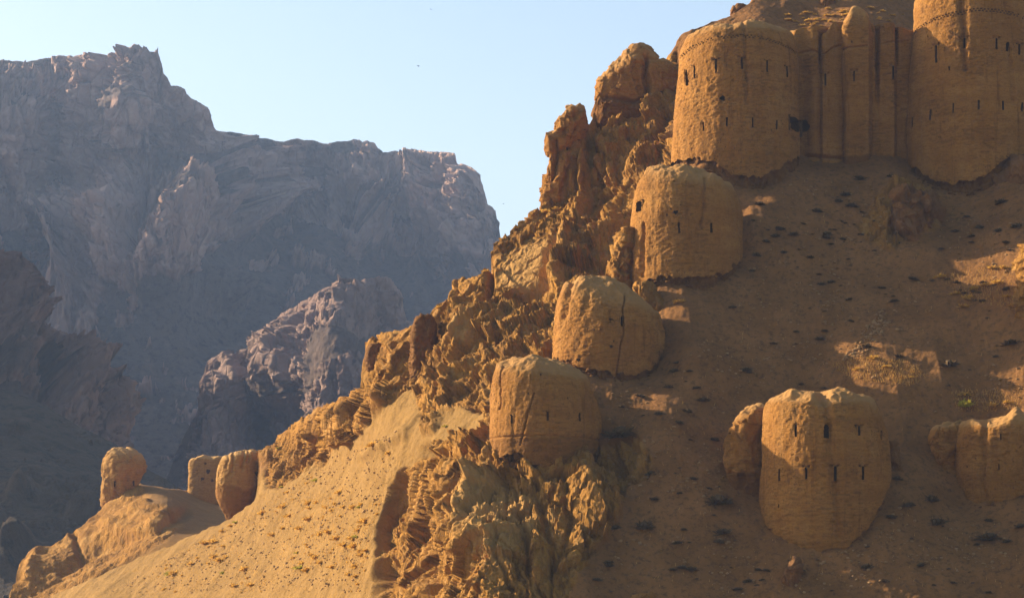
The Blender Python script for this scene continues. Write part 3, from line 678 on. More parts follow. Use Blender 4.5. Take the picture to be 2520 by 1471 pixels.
def loft(rows, Y, ratio=1.0, n_exp=2.0, step=1.7, nback=44, depth=None, smooth=3):
    """stack of rings traced by (py, left, right); depth = half depth in metres (else ratio * half width)"""
    r = np.array(rows, float)
    seg = np.sqrt(np.diff(r[:, 0]) ** 2 + np.maximum(np.abs(np.diff(r[:, 1])), np.abs(np.diff(r[:, 2]))) ** 2)
    s = np.r_[0, np.cumsum(seg)]
    n = max(8, int(s[-1] / step))
    u = np.linspace(0, s[-1], n)
    Rr = np.stack([np.interp(u, s, r[:, k]) for k in range(3)], -1)
    k = max(1, int(smooth * 5 / step))
    pad = np.concatenate([np.repeat(Rr[:1], k, 0), Rr, np.repeat(Rr[-1:], k, 0)])
    ker = np.ones(2 * k + 1) / (2 * k + 1)
    Rs = np.stack([np.convolve(pad[:, c], ker, 'valid') for c in range(3)], -1)
    w = np.minimum(1, np.minimum(np.arange(n), np.arange(n)[::-1]) / k)[:, None]
    Rr = Rr * (1 - w) + Rs * w
    a = (Rr[:, 2] - Rr[:, 1]) / 2
    amax = a.max()
    nf = max(12, int(math.pi * amax / step))
    rel = ratio if depth is None else depth / (amax * Y / F)
    def half(a0, k):
        t = np.linspace(a0, a0 + math.pi, 4001); cc, ss = np.cos(t), np.sin(t)
        x = np.sign(cc) * np.abs(cc) ** (2 / n_exp); y = np.sign(ss) * np.abs(ss) ** (2 / n_exp)
        if n_exp > 2.3:
            L = np.r_[0, np.cumsum(np.hypot(np.diff(x), np.diff(y) * min(rel, 1.0)))]
            q = np.linspace(0, L[-1], k, endpoint=False)
            return np.interp(q, L, x), np.interp(q, L, y)
        q = np.linspace(a0, a0 + math.pi, k, endpoint=False)
        return np.interp(q, t, x), np.interp(q, t, y)
    fx_, fy_ = half(math.pi, nf); bx_, by_ = half(0.0, nback)
    ex = np.r_[fx_, bx_]; ey = np.r_[fy_, by_]; th = ex
    Lw = unproj(Rr[:, 1], Rr[:, 0], Y); Rw = unproj(Rr[:, 2], Rr[:, 0], Y)
    xc = (Lw[:, 0] + Rw[:, 0]) / 2; aw = (Rw[:, 0] - Lw[:, 0]) / 2; z = Lw[:, 2]
    bw = aw * ratio if depth is None else depth * np.sqrt(np.clip(aw / aw.max(), 0.02, 1))
    P = np.stack([xc[:, None] + aw[:, None] * ex, Y + bw[:, None] * ey, np.broadcast_to(z[:, None], (n, len(th)))], -1)
    B = Body()
    B.P = P; B.Y = Y; B.nf = nf; B.py = Rr[:, 0]; B.px = proj(P)[0]; B.PY = np.broadcast_to(Rr[:, 0][:, None], B.px.shape)
    B.front = np.broadcast_to((np.arange(len(th)) < nf)[None, :], B.px.shape)
    # outward normals
    du = np.roll(P, -1, 1) - np.roll(P, 1, 1); dv = np.gradient(P, axis=0)
    nn = np.cross(du, dv); nn /= np.linalg.norm(nn, axis=-1, keepdims=True) + 1e-9
    out = P - np.array([0, 0, 0]); out = np.stack([P[..., 0] - xc[:, None], P[..., 1] - Y, P[..., 2] * 0], -1)
    if (nn * out).sum() < 0: nn = -nn
    B.N = nn
    B.dust = sstep(nn[..., 2], 0.35, 0.8); B.tone = np.full(B.px.shape, .5)
    return B

def notch(B, x0, w, depth, py_from):
    top = B.py.min()
    k = sstep(py_from - B.PY, 0, py_from - top)
    B.P[..., 2] -= depth * B.Y / F * np.exp(-((B.px - x0) / w) ** 2) * k

def bricks(B, seed):
    """every mud brick a little proud or sunk and of its own tone"""
    P = B.P; xc = P[..., 0].mean(1, keepdims=True); R = (P[..., 0].max(1) - P[..., 0].min(1)).max() / 2
    ang = np.arctan2(P[..., 1] - B.Y, P[..., 0] - xc) * R
    if P[..., 1].max() - P[..., 1].min() < R: ang = P[..., 0]
    row = np.floor(P[..., 2] / .15 + .25 * fbm(P, 6, 2, seed)).astype(np.int64)
    colm = np.floor(ang / .36 + .5 * (row % 2) + 3.7 * _h01(row, row * 0, row * 0, seed + 2)).astype(np.int64)
    a = _h01(row, colm, row * 0, seed + 3); b = _h01(row, colm, row * 0, seed + 4); c = _h01(row, row * 0, row * 0, seed + 5)
    keep = sstep(fbm(P, 3.0, 3, seed + 6), -.35, .25) * (1 - .8 * B.dust)
    B.tone = 0.5 + keep * (.60 * (b - .5) + .16 * (c - .5))
    return keep * (.055 * (a - .5) + .010 * (c - .5) - .06 * (a > .965))

def rough(B, seed, big=0.22, mid=0.09, fine=0.045, groove=0.12, pits=0.0):
    P = B.P
    h = big * fbm(P, 4.0, 3, seed) + mid * fbm(P, 1.1, 3, seed + 1, .55, (1, 1, 1.5)) + fine * fbm(P, 0.33, 2, seed + 2, .6)
    h += groove * np.minimum(0, fbm(P, 1.0, 3, seed + 3, .5, (1, 1, 9)) + 0.15) * 1.5
    h += bricks(B, seed + 40)
    # weathered tops: runnels
    h += B.dust * 0.22 * fbm(P, 0.9, 3, seed + 5, .5)
    if pits:
        r = _h01((P[..., 0] * 5.3).astype(np.int64), (P[..., 1] * 5.3).astype(np.int64), (P[..., 2] * 4.2).astype(np.int64), seed + 9)
        h -= 0.13 * (r > 1 - pits * .5) * (1 - B.dust)
    B.h = h

def crack(B, pts, w, depth):
    dd, par = line_d(B.px + 5 * fbm(B.P, 0.8, 3, 5), B.PY, pts)
    B.h = B.h - depth * np.exp(-(dd / w) ** 2) * B.front

def blocky(B, seed, s1=1.6, a1=0.7, s2=0.55, a2=0.28, big=0.8, bs=5.0):
    P = B.P + 0.3 * np.stack([fbm(B.P, 2, 2, seed + 1), fbm(B.P, 2, 2, seed + 2), fbm(B.P, 2, 2, seed + 3)], -1)
    B.h = big * fbm(P, bs, 3, seed + 7) + a1 * .5 * facets(P / (s1 * np.array([1, 1, 1.7])), seed, .7) + a2 * .5 * facets(P / s2, seed + 5, .7) + .05 * fbm(P, .3, 2, seed + 8)

def faces_center(a):
    b = np.roll(a, -1, 1)
    return (a[:-1] + b[:-1] + a[1:] + b[1:]) / 4

def body_mesh(name, B, origin, drop=None, rubble=None, extra=None):
    """drop: boolean per quad to leave out"""
    P = B.P + B.N * B.h[..., None]
    B.PD = P
    nr, nc = P.shape[:2]
    Q = grid_quads(nr, nc, True)
    if drop is not None:
        Q = Q[~drop.ravel()]
    V = P.reshape(-1, 3)
    # close the top
    top = P[-1].mean(0)
    V = np.concatenate([V, top[None]])
    ti = len(V) - 1; j = np.arange(nc)
    Tr = np.stack([(nr - 1) * nc + j, (nr - 1) * nc + (j + 1) % nc, np.full(nc, ti)], -1)
    at = {'dust': np.r_[B.dust.ravel() * .85, 0.85], 'rubble': np.r_[(rubble if rubble is not None else np.zeros_like(B.dust)).ravel(), 0], 'tone': np.r_[B.tone.ravel(), .5]}
    V, Q, Tr, at = compact(V, Q, Tr, at)
    return mesh_from(name, V - np.array(origin), Q, at, True, Tr)

def niche_mesh(c, n, w, h, d):
    """five-sided recess behind an opening, open towards n"""
    n = np.array([n[0], n[1], 0.0]); n /= np.linalg.norm(n)
    t = np.array([-n[1], n[0], 0.0]); up = np.array([0, 0, 1.0])
    f = c - n * 0.03; b = c - n * d
    v = [p + sx * t * w / 2 + sz * up * h / 2 for p in (f, b) for sx, sz in ((-1, -1), (1, -1), (1, 1), (-1, 1))]
    q = [[4, 5, 6, 7], [0, 1, 5, 4], [1, 2, 6, 5], [2, 3, 7, 6], [3, 0, 4, 7]]
    return np.array(v), q

def hole_mask(B, hole):
    """which quads an opening takes out, in picture coordinates"""
    kind, x, y, w, h = hole[:5]
    fx, fy = faces_center(B.px), faces_center(B.PY)
    fr = faces_center(B.front.astype(float)) > 0.99
    dx, dy = fx - x, fy - y
    if kind == 'tee':
        m = (np.abs(dx) < w / 2) & (np.abs(dy) < h / 2)
    elif kind == 'cave':
        ang = np.arctan2(dy / h, dx / w)
        rr = 0.5 * (1 + 0.16 * np.sin(3 * ang + x) + 0.10 * np.sin(5 * ang + y))
        m = np.hypot(dx / w, dy / h) < rr
    elif kind == 'door':
        m = (np.abs(dx) < w / 2 * np.clip(1.3 - 1.3 * np.clip(-dy / h - 0.2, 0, 1) * 2.4, 0.3, 1)) & (np.abs(dy) < h / 2)
    else:
        m = (np.abs(dx) < w / 2) & (np.abs(dy) < h / 2)
    return m & fr

HOLE_NAMES = {'tee': 'loophole', 'slit': 'arrow_slit', 'cave': 'breach', 'door': 'doorway', 'pit': 'putlog_hole'}
STONE_MESHES = []
def make_stone_meshes():
    for k in range(6):
        r = np.random.default_rng(50 + k)
        t = (1 + 5 ** .5) / 2
        v = np.array([(-1, t, 0), (1, t, 0), (-1, -t, 0), (1, -t, 0), (0, -1, t), (0, 1, t), (0, -1, -t), (0, 1, -t), (t, 0, -1), (t, 0, 1), (-t, 0, -1), (-t, 0, 1)], float)
        v = v / 1.9 * r.uniform(.7, 1.15, (12, 1)) * np.array([1, .85, .65])
        f = [(0, 11, 5), (0, 5, 1), (0, 1, 7), (0, 7, 10), (0, 10, 11), (1, 5, 9), (5, 11, 4), (11, 10, 2), (10, 7, 6), (7, 1, 8), (3, 9, 4), (3, 4, 2), (3, 2, 6), (3, 6, 8), (3, 8, 9), (4, 9, 5), (2, 4, 11), (6, 2, 10), (8, 6, 7), (9, 8, 1)]
        STONE_MESHES.append((v, f))
make_stone_meshes()
STONE_ME = []
for v, f in STONE_MESHES:
    STONE_ME.append(mesh_from('stone', v * .5, [], None, False, f)); STONE_ME[-1].materials.append(M_RUBBLE)

def heads(B, holes):
    """two small sunk triangles above each loophole"""
    for hl in holes:
        if hl[0] != 'tee': continue
        _, x, y, w, h = hl[:5]
        dx, yt = B.px - x, B.PY - y + h / 2
        for c in (-w * 1.35, w * 1.35):
            B.h = B.h - .22 * B.front * ((np.abs(dx - c) < w * .95 * (1 - np.clip(yt + 3.5, 0, 5) / 5.0)) & (yt > -3.6) & (yt < 1.5))

def specks(B, seed, share=.011):
    fxp = faces_center(B.P); fr = faces_center(B.front.astype(float)) > .99
    d = sstep(fbm(fxp, 2.5, 3, seed + 71), -.15, .5)
    rr = np.random.default_rng(seed).random(d.shape)
    m = (rr < share * 3 * d) & fr & (faces_center(B.dust) < .3)
    m[1:] |= m[:-1] & (rr[1:] < .4)
    m[:3] = False; m[-6:] = False
    return m

def build_tower(key, name, label, cat, seed, holes=(), bands=(), notches=(), cracks=(), footing=0.42, ratio=1.0, group=None, stones=26, fn=None, pits=0.0, big=0.22, rubble_rows=None, n_exp=2.0, depth=None):
    t = TOWERS[key]
    B = loft(t['rows'], t['Y'], ratio, n_exp, depth=depth)
    for nt_ in notches: notch(B, *nt_)
    rough(B, seed, big=big, pits=pits)
    for c in cracks: crack(B, *c)
    if fn: fn(B)
    heads(B, holes)
    cxp = (t['rows'][1][1] + t['rows'][1][2]) / 2
    bl = np.array(t['base'], float)
    fpy = np.interp(cxp, bl[:, 0], bl[:, 1])
    Rw = (t['rows'][1][2] - t['rows'][1][1]) / 2 * t['Y'] / F
    org = unproj(cxp, fpy, t['Y'] - Rw * .0)
    root = empty(name, org, label, cat, group)
    # ragged lower edge, the footing shows beneath it
    ln = np.interp(B.px, bl[:, 0], bl[:, 1]) + 16 * fbm(B.P, 0.9, 3, seed + 30, .6) - 1
    low = faces_center(np.where(B.front, B.PY - ln, -99)) > 0
    drop = low.copy()
    made = []
    for hl in holes:
        m = hole_mask(B, hl) & ~drop
        if m.any():
            made.append((hl, m)); drop |= m
    bandm = []
    for pts, sp, sz in bands:
        p = np.array(pts, float)
        fx, fy = faces_center(B.px), faces_center(B.PY); fr = faces_center(B.front.astype(float)) > .99
        lx = np.interp(fx, p[:, 0], p[:, 1])
        ang = np.arcsin(np.clip((fx - cxp) / ((t['rows'][1][2] - t['rows'][1][1]) / 2), -1, 1)) * (t['rows'][1][2] - t['rows'][1][1]) / 2
        yy = fy - lx
        ph = ang / sp
        inx = (fx > p[0, 0]) & (fx < p[-1, 0])
        r1 = (np.abs(yy + sz * .9) < sz * .62) & ((ph % 1) < 0.55); r2 = (np.abs(yy - sz * .9) < sz * .62) & (((ph + .5) % 1) < 0.55)
        keep = _h01((ph * 1).astype(np.int64), (yy > 0).astype(np.int64), np.zeros_like(ph, np.int64), seed) < .86
        m = (r1 | r2) & inx & fr & keep & ~drop
        bandm.append((p, m, sz)); drop |= m
    rub = None
    if rubble_rows: rub = sstep(B.PY + 8 * fbm(B.P, 1.5, 2, seed), rubble_rows - 2, rubble_rows + 4) * .55
    drop |= specks(B, seed) & ~drop
    body = link('wall', body_mesh('wall', B, org, drop, rub), M_MUD, root)
    PD = B.PD
    fc = (PD[:-1] + np.roll(PD, -1, 1)[:-1] + PD[1:] + np.roll(PD, -1, 1)[1:]) / 4
    fnrm = faces_center(B.N)
    for (hl, m) in made:
        pts = fc[m]; n = fnrm[m].mean(0)
        n2 = np.array([n[0], n[1], 0]); n2 /= np.linalg.norm(n2); tt = np.array([-n2[1], n2[0], 0])
        c = pts.mean(0); u = (pts - c) @ tt; zz = pts[:, 2]
        w = u.max() - u.min() + 0.20; hh = zz.max() - zz.min() + 0.20
        c = c + tt * (u.max() + u.min()) / 2; c[2] = (zz.max() + zz.min()) / 2
        dep = 1.6 if hl[0] == 'cave' else (0.5 if hl[0] == 'pit' else 1.1)
        V, Q = niche_mesh(c, n2, w, hh, dep)
        link(HOLE_NAMES[hl[0]], mesh_from(HOLE_NAMES[hl[0]], V - org, Q, None, False), M_RECESS_SHADE, root)
    for p, m, sz in bandm:
        # recessed course behind the row of holes: a strip of the wall set back, darkened in colour for shade
        ok = np.where(B.front, np.abs(B.PY - np.interp(B.px, p[:, 0], p[:, 1])), 99) < sz * 3
        okf = faces_center(ok.astype(float)) > .5
        fx = faces_center(B.px); okf &= (fx > p[0, 0] - 2) & (fx < p[-1, 0] + 2)
        Pb = B.P + B.N * (B.h - 0.28)[..., None]
        Q = grid_quads(*Pb.shape[:2], True)[okf.ravel()]
        V, Q, _, _ = compact(Pb.reshape(-1, 3), Q, np.zeros((0, 3), int), {})
        link('hole_band', mesh_from('hole_band', V - org, Q, None, True), M_RECESS_SHADE, root)
    if footing:
        Fb = loft([r for r in t['rows']], t['Y'], ratio, n_exp, step=2.2, depth=depth)
        blocky(Fb, seed + 60, 0.9, .35, .4, .18, .15, 3)
        Fb.h = Fb.h - footing
        ln2 = np.interp(Fb.px, bl[:, 0], bl[:, 1])
        dropf = faces_center(np.where(Fb.front, Fb.PY - ln2, -999)) < -26
        nr, nc = Fb.P.shape[:2]
        Pf = Fb.P + Fb.N * Fb.h[..., None]
        V, Q, _, at = compact(Pf.reshape(-1, 3), grid_quads(nr, nc, True)[~dropf.ravel()], np.zeros((0, 3), int), {'dust': np.zeros(nr * nc), 'rubble': np.ones(nr * nc)})
        link('footing', mesh_from('footing', V - org, Q, at, True), M_RUBBLE, root)
    R = np.random.default_rng(seed)
    xs = (bl[:, 0].min() + 12, bl[:, 0].max() - 12)
    for k in range(stones):
        px = R.uniform(*xs); py = np.interp(px, bl[:, 0], bl[:, 1]) + R.uniform(-3, 9)
        u = np.clip((px - cxp) / ((t['rows'][1][2] - t['rows'][1][1]) / 2), -.98, .98)
        P = unproj(px, py, t['Y'] - Rw * ratio * math.sqrt(1 - u * u) + 0.25)
        o = link('stone', random.choice(STONE_ME), None, root)
        o.location = Vector(P - org); s = R.uniform(.22, .5)
        o.scale = (s * R.uniform(1, 1.7), s, s * R.uniform(.6, 1)); o.rotation_euler = tuple(R.uniform(-.3, .3, 2)) + (R.uniform(0, 6.28),)
    return root, B

def ragged(amp, seed, more=None):
    def f(B):
        Q = B.P + .8 * np.stack([fbm(B.P, 3, 2, seed), fbm(B.P, 3, 2, seed + 1), fbm(B.P, 3, 2, seed + 2)], -1)
        B.h = B.h + amp * .6 * facets(Q / np.array([1.6, 1.6, 2.6]), seed + 3, .7) + amp * .25 * facets(Q / .6, seed + 4, .7) + amp * .6 * fbm(B.P, 2.2, 3, seed + 5, .6)
        if more: more(B)
    return f

def cap_extra(amp, seed):
    def f(B):
        B.h = B.h + amp * sstep(B.dust, .1, .9) * fbm(B.P, 1.6, 3, seed, .5)
    return f

build_tower('upper', 'round_tower', 'large whole round mud tower against the sky, left of the curtain wall', 'tower', 11,
            holes=[('tee', 1762, 190, 5, 34), ('tee', 1825, 185, 5, 30), ('tee', 1887, 190, 5, 28), ('tee', 1937, 196, 4, 26), ('door', 1687, 205, 8, 40), ('slit', 1708, 196, 4, 30), ('slit', 1728, 331, 4, 22), ('slit', 1788, 326, 4, 22), ('slit', 1852, 327, 4, 24), ('slit', 1910, 329, 4, 22), ('cave', 1777, 268, 13, 12), ('cave', 1957, 317, 30, 34), ('pit', 1833, 222, 4, 4)],
            bands=[([(1672, 146), (1700, 134), (1745, 123), (1800, 119), (1830, 118), (1880, 122), (1930, 132), (1962, 143)], 9, 2.6)],
            notches=[(1805, 22, 12, 95), (1745, 14, 6, 90), (1900, 18, 7, 90)], cracks=[([(1828, 60), (1833, 140), (1835, 190), (1838, 280)], 4, .22)])
build_tower('right', 'round_tower', 'largest round mud tower, cut by the top right frame corner, right of the curtain wall', 'tower', 23,
            holes=[('tee', 2302, 155, 5, 44), ('tee', 2371, 135, 7, 26), ('tee', 2451, 140, 5, 28), ('tee', 2509, 150, 5, 26), ('door', 2479, 146, 8, 22), ('slit', 2345, 292, 4, 24), ('slit', 2407, 288, 5, 22), ('slit', 2467, 290, 5, 22), ('slit', 2289, 302, 4, 26), ('slit', 2247, 310, 3, 24), ('slit', 2515, 290, 4, 22), ('pit', 2335, 195, 4, 9), ('pit', 2347, 2, 7, 8)],
            bands=[([(2248, 84), (2290, 70), (2345, 62), (2400, 58), (2450, 60), (2500, 67), (2560, 82)], 9, 2.8)],
            cracks=[([(2366, -30), (2364, 60), (2370, 120), (2374, 200)], 6, .4), ([(2483, 150), (2488, 200), (2492, 280)], 5, .2)], stones=30)
build_tower('third', 'round_tower', 'squat domed mud tower with two slits, just below the large whole upper tower', 'tower', 37,
            holes=[('slit', 1670, 577, 5, 26), ('slit', 1751, 577, 5, 24), ('door', 1571, 515, 12, 26), ('cave', 1662, 540, 12, 9), ('pit', 1650, 530, 4, 4), ('pit', 1640, 545, 3, 4), ('pit', 1675, 522, 3, 4)],
            notches=[(1650, 26, 6, 450)], cracks=[([(1735, 450), (1732, 520), (1726, 580)], 3, .2), ([(1582, 560), (1578, 620), (1580, 690)], 4, .25)], fn=cap_extra(.35, 4))
build_tower('second', 'round_tower', 'squat mud tower with grooved top and long crack, middle of three stepped down the spur', 'tower', 41,
            holes=[('slit', 1529, 802, 5, 24), ('cave', 1504, 863, 9, 7), ('pit', 1510, 850, 4, 5), ('cave', 1503, 797, 12, 5), ('cave', 1423, 893, 10, 8), ('pit', 1445, 819, 3, 3), ('pit', 1462, 822, 3, 4), ('pit', 1478, 822, 3, 3)],
            notches=[(1412, 13, 16, 790), (1372, 9, 6, 760)], cracks=[([(1537, 735), (1530, 790), (1532, 830), (1526, 870), (1518, 930)], 1.5, .28), ([(1412, 690), (1395, 740), (1385, 790)], 6, .3)], fn=cap_extra(.4, 6), stones=20)
build_tower('first', 'round_tower', 'domed mud tower standing on a rock buttress, lowest of the three stepped down the spur', 'tower', 53,
            holes=[('slit', 1258, 1035, 4, 22), ('slit', 1347, 1029, 5, 22), ('slit', 1425, 1030, 4, 20), ('pit', 1300, 975, 3, 4), ('pit', 1395, 985, 3, 4), ('pit', 1330, 930, 4, 4), ('cave', 1268, 1128, 44, 22)],
            notches=[(1243, 10, 5, 960)], cracks=[([(1312, 975), (1297, 1030), (1290, 1060), (1281, 1098)], 1.4, .22), ([(1240, 900), (1232, 950), (1230, 1010)], 1.6, .2), ([(1202, 1080), (1290, 1076), (1380, 1077), (1478, 1084)], 2.2, .14)], rubble_rows=1080, fn=cap_extra(.35, 8), stones=34)
build_tower('lower', 'round_tower', 'tall barrel shaped mud tower with notched top and small doorway, low on the shaded slope', 'tower', 67,
            holes=[('slit', 1957, 1064, 5, 30), ('door', 2033, 1065, 13, 34), ('tee', 2116, 1064, 5, 24), ('slit', 2168, 1075, 3, 22), ('slit', 1915, 1170, 4, 28), ('tee', 1982, 1166, 5, 30), ('tee', 2055, 1168, 6, 36), ('tee', 2123, 1166, 5, 32), ('pit', 1916, 1245, 3, 9)],
            notches=[(2022, 20, 17, 1030)], cracks=[([(2033, 980), (2040, 1060), (2044, 1110)], 9, .28), ([(2058, 1190), (2060, 1260), (2062, 1320)], 6, .2)], fn=cap_extra(.3, 10), stones=30)
build_tower('edge', 'ruined_tower', 'low broken mud tower cut by the right frame edge beside the barrel shaped tower', 'tower', 71,
            holes=[('slit', 2462, 1078, 4, 14), ('slit', 2457, 1150, 3, 14), ('pit', 2400, 1130, 3, 5), ('pit', 2380, 1150, 3, 5), ('pit', 2420, 1170, 3, 5)],
            notches=[(2440, 20, 16, 1060), (2410, 12, 7, 1050), (2500, 16, -18, 1060)], cracks=[([(2422, 1030), (2418, 1120), (2420, 1230)], 8, .3)], stones=18)

# ---- small far towers, wall pieces, rocks
def piece(name, label, cat, rows, Y, mat, seed, depth=None, smooth=1.2, ratio=.8, n_exp=2.2, mode='mud', holes=(), notches=(), cracks=(), step=1.7, group=None, part='wall', big=.22, fn=None, rub=None, blk=None):
    B = loft(rows, Y, ratio, n_exp, step, depth=depth, smooth=smooth)
    for nt_ in notches: notch(B, *nt_)
    if mode == 'mud': rough(B, seed, big=big, pits=0)
    else: blocky(B, seed, **(blk or {}))
    for c in cracks: crack(B, *c)
    if fn: fn(B)
    heads(B, holes)
    r = rows[0]
    org = unproj((r[1] + r[2]) / 2, r[0], Y)
    drop = np.zeros((B.P.shape[0] - 1, B.P.shape[1]), bool); made = []
    for hl in holes:
        m = hole_mask(B, hl) & ~drop
        if m.any(): made.append((hl, m)); drop |= m
    if mode == 'mud': drop |= specks(B, seed, .007)
    rubm = None
    if rub: rubm = sstep(B.PY + 10 * fbm(B.P, 1.5, 3, seed + 2), rub - 4, rub + 6)
    me = body_mesh(name, B, org, drop, rubm)
    if not made:
        o = link(name, me, mat); o.location = org
        return tag(o, label, cat, group), B
    root = empty(name, org, label, cat, group)
    link(part, me, mat, root)
    PD = B.PD; fc = (PD[:-1] + np.roll(PD, -1, 1)[:-1] + PD[1:] + np.roll(PD, -1, 1)[1:]) / 4; fnrm = faces_center(B.N)
    for hl, m in made:
        pts = fc[m]; n = fnrm[m].mean(0); n2 = np.array([n[0], n[1], 0]); n2 /= np.linalg.norm(n2); tt = np.array([-n2[1], n2[0], 0])
        c = pts.mean(0); u = (pts - c) @ tt; zz = pts[:, 2]
        c = c + tt * (u.max() + u.min()) / 2; c[2] = (zz.max() + zz.min()) / 2
        V, Q = niche_mesh(c, n2, u.max() - u.min() + .2, zz.max() - zz.min() + .2, min(1.0, 0.8 * (B.P[..., 1].max() - B.P[..., 1].min())) if hl[0] != 'pit' else .45)
        link(HOLE_NAMES[hl[0]], mesh_from(HOLE_NAMES[hl[0]], V - org, Q, None, False), M_RECESS_SHADE, root)
    return root, B

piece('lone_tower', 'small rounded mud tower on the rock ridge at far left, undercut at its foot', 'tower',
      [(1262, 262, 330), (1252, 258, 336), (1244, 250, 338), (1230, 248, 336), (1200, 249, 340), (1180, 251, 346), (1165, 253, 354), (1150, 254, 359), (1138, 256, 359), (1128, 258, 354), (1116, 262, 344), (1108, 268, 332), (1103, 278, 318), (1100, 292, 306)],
      326, M_MUD_SUNLIT, 81, ratio=.9, fn=ragged(.25, 331), holes=[('slit', 283, 1190, 3, 12), ('slit', 328, 1188, 4, 14)], rub=1238, step=1.3)
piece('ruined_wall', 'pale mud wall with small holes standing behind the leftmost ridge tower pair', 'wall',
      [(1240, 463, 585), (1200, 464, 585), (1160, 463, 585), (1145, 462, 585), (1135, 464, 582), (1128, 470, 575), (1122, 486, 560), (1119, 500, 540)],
      338, M_MUD_SUNLIT, 83, depth=1.6, n_exp=3, holes=[('slit', 531, 1205, 3, 12), ('cave', 512, 1160, 9, 11), ('cave', 505, 1140, 6, 6), ('cave', 498, 1178, 8, 7), ('cave', 522, 1182, 6, 7)], notches=[(520, 14, 5, 1150)], step=1.3)
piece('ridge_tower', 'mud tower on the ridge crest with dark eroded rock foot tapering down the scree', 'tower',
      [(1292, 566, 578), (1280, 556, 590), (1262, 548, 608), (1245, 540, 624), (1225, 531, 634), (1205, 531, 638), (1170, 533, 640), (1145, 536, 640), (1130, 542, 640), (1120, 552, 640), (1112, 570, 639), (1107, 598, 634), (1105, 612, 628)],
      272, M_MUD_SUNLIT, 87, ratio=.85, holes=[('cave', 632, 1165, 7, 11)], rub=1198, cracks=[([(560, 1120), (552, 1150)], 4, .2), ([(600, 1108), (597, 1150)], 5, .3), ([(610, 1108), (612, 1135)], 4, .3), ([(575, 1112), (572, 1160)], 4, .2)], step=1.3)

# curtain wall with its square buttress between the two great towers
def wall_fn(B):
    x = B.px
    g = -.8 * np.exp(-((x - 2019) / 3.2) ** 2) * sstep(230 - B.PY, 0, 110) - .12 * np.exp(-((x - 2016) / 4) ** 2)
    g += .3 * sstep(x, 2019, 2022) * (1 - sstep(x, 2030, 2110)) - .5 * (1 - sstep(x, 1975, 2005))
    g += -.8 * np.exp(-((x - 2158) / 4) ** 2) * sstep(330 - B.PY, 0, 150) - .8 * np.exp(-((x - 2207) / 3.4) ** 2) * sstep(205 - B.PY, 0, 90) - .55 * sstep(x, 2199, 2210)
    B.h = B.h + g * B.front
piece('curtain_wall', 'tall mud brick curtain wall with vertical gutters joining the two great round towers', 'wall',
      [(440, 1925, 2262), (390, 1925, 2260), (300, 1925, 2260), (200, 1926, 2258), (130, 1927, 2258), (100, 1928, 2258), (84, 1932, 2256), (76, 1938, 2253), (72, 1946, 2248)],
      221.5, M_MUD, 91, depth=3.0, n_exp=9, fn=wall_fn, notches=[(1990, 12, 5, 140), (2026, 16, 30, 190), (2160, 9, 14, 150), (2206, 7, 6, 130), (2242, 14, 8, 130)],
      holes=[('tee', 2029, 213, 5, 30), ('tee', 2197, 194, 5, 34), ('cave', 1972, 322, 44, 26)], cracks=[([(1965, 143), (2020, 138), (2068, 130)], 2.2, .25), ([(2170, 124), (2236, 113)], 2.2, .2), ([(1985, 395), (2030, 401), (2068, 402)], 4, .5)])
piece('square_buttress', 'square mud buttress with a pointed eroded top projecting from the curtain wall', 'tower',
      [(430, 2066, 2160), (396, 2067, 2160), (300, 2068, 2163), (200, 2068, 2164), (120, 2068, 2166), (90, 2066, 2166), (78, 2067, 2163), (66, 2072, 2148), (54, 2079, 2139), (42, 2086, 2127), (32, 2093, 2113), (26, 2098, 2106)],
      219.5, M_MUD, 93, depth=2.2, n_exp=7, holes=[('tee', 2101, 199, 5, 26), ('pit', 2096, 115, 4, 4)], rub=388,
      cracks=[([(2070, 130), (2135, 125)], 2.2, .25)], fn=lambda B: setattr(B, 'h', B.h - 1.9 * np.clip((B.px - 2137) / 26, 0, 1) * B.front))

piece('ruined_wall', 'tall pointed mud wall ruin on the crag left of the large upper tower', 'wall',
      [(480, 1500, 1680), (400, 1490, 1680), (330, 1470, 1680), (280, 1456, 1680), (245, 1458, 1680), (215, 1460, 1678), (200, 1464, 1676), (185, 1478, 1674), (172, 1494, 1666), (160, 1510, 1655), (148, 1530, 1632), (136, 1545, 1612), (125, 1553, 1596), (119, 1560, 1580)],
      237.0, M_MUD, 95, depth=2.6, n_exp=2.6, rub=250, holes=[('pit', 1627, 240, 6, 9), ('cave', 1607, 256, 16, 10)], notches=[(1650, 20, -6, 200)],
      cracks=[([(1590, 150), (1588, 200), (1595, 250), (1610, 330)], 7, .9), ([(1490, 250), (1560, 262), (1590, 250)], 5, .4)], big=.4, smooth=.6, fn=ragged(.32, 301))
piece('ruined_wall', 'weathered mud wall stump on the skyline, lower and left of the pointed ruin', 'wall',
      [(545, 1328, 1395), (500, 1332, 1425), (440, 1336, 1432), (390, 1340, 1434), (352, 1344, 1436), (340, 1350, 1437), (325, 1364, 1438), (300, 1372, 1438), (285, 1385, 1437), (275, 1396, 1434), (268, 1404, 1428), (264, 1410, 1420)],
      233.0, M_MUD, 97, depth=1.9, n_exp=3.2, big=.4, smooth=.5, fn=ragged(.5, 311), cracks=[([(1365, 350), (1370, 400), (1360, 450)], 5, .5), ([(1375, 380), (1430, 350)], 6, .4)], holes=[('pit', 1396, 372, 6, 8)])
piece('ruined_wall', 'stub of coursed stone wall on the crest halfway down the sunlit spur', 'wall',
      [(960, 902, 945), (910, 903, 944), (880, 903, 942), (862, 902, 942), (852, 904, 940), (845, 912, 934)], 233, M_RUBBLE, 101, depth=1.6, n_exp=3.5, mode='block', blk=dict(s1=.6, a1=.22, s2=.3, a2=.14, big=.3))
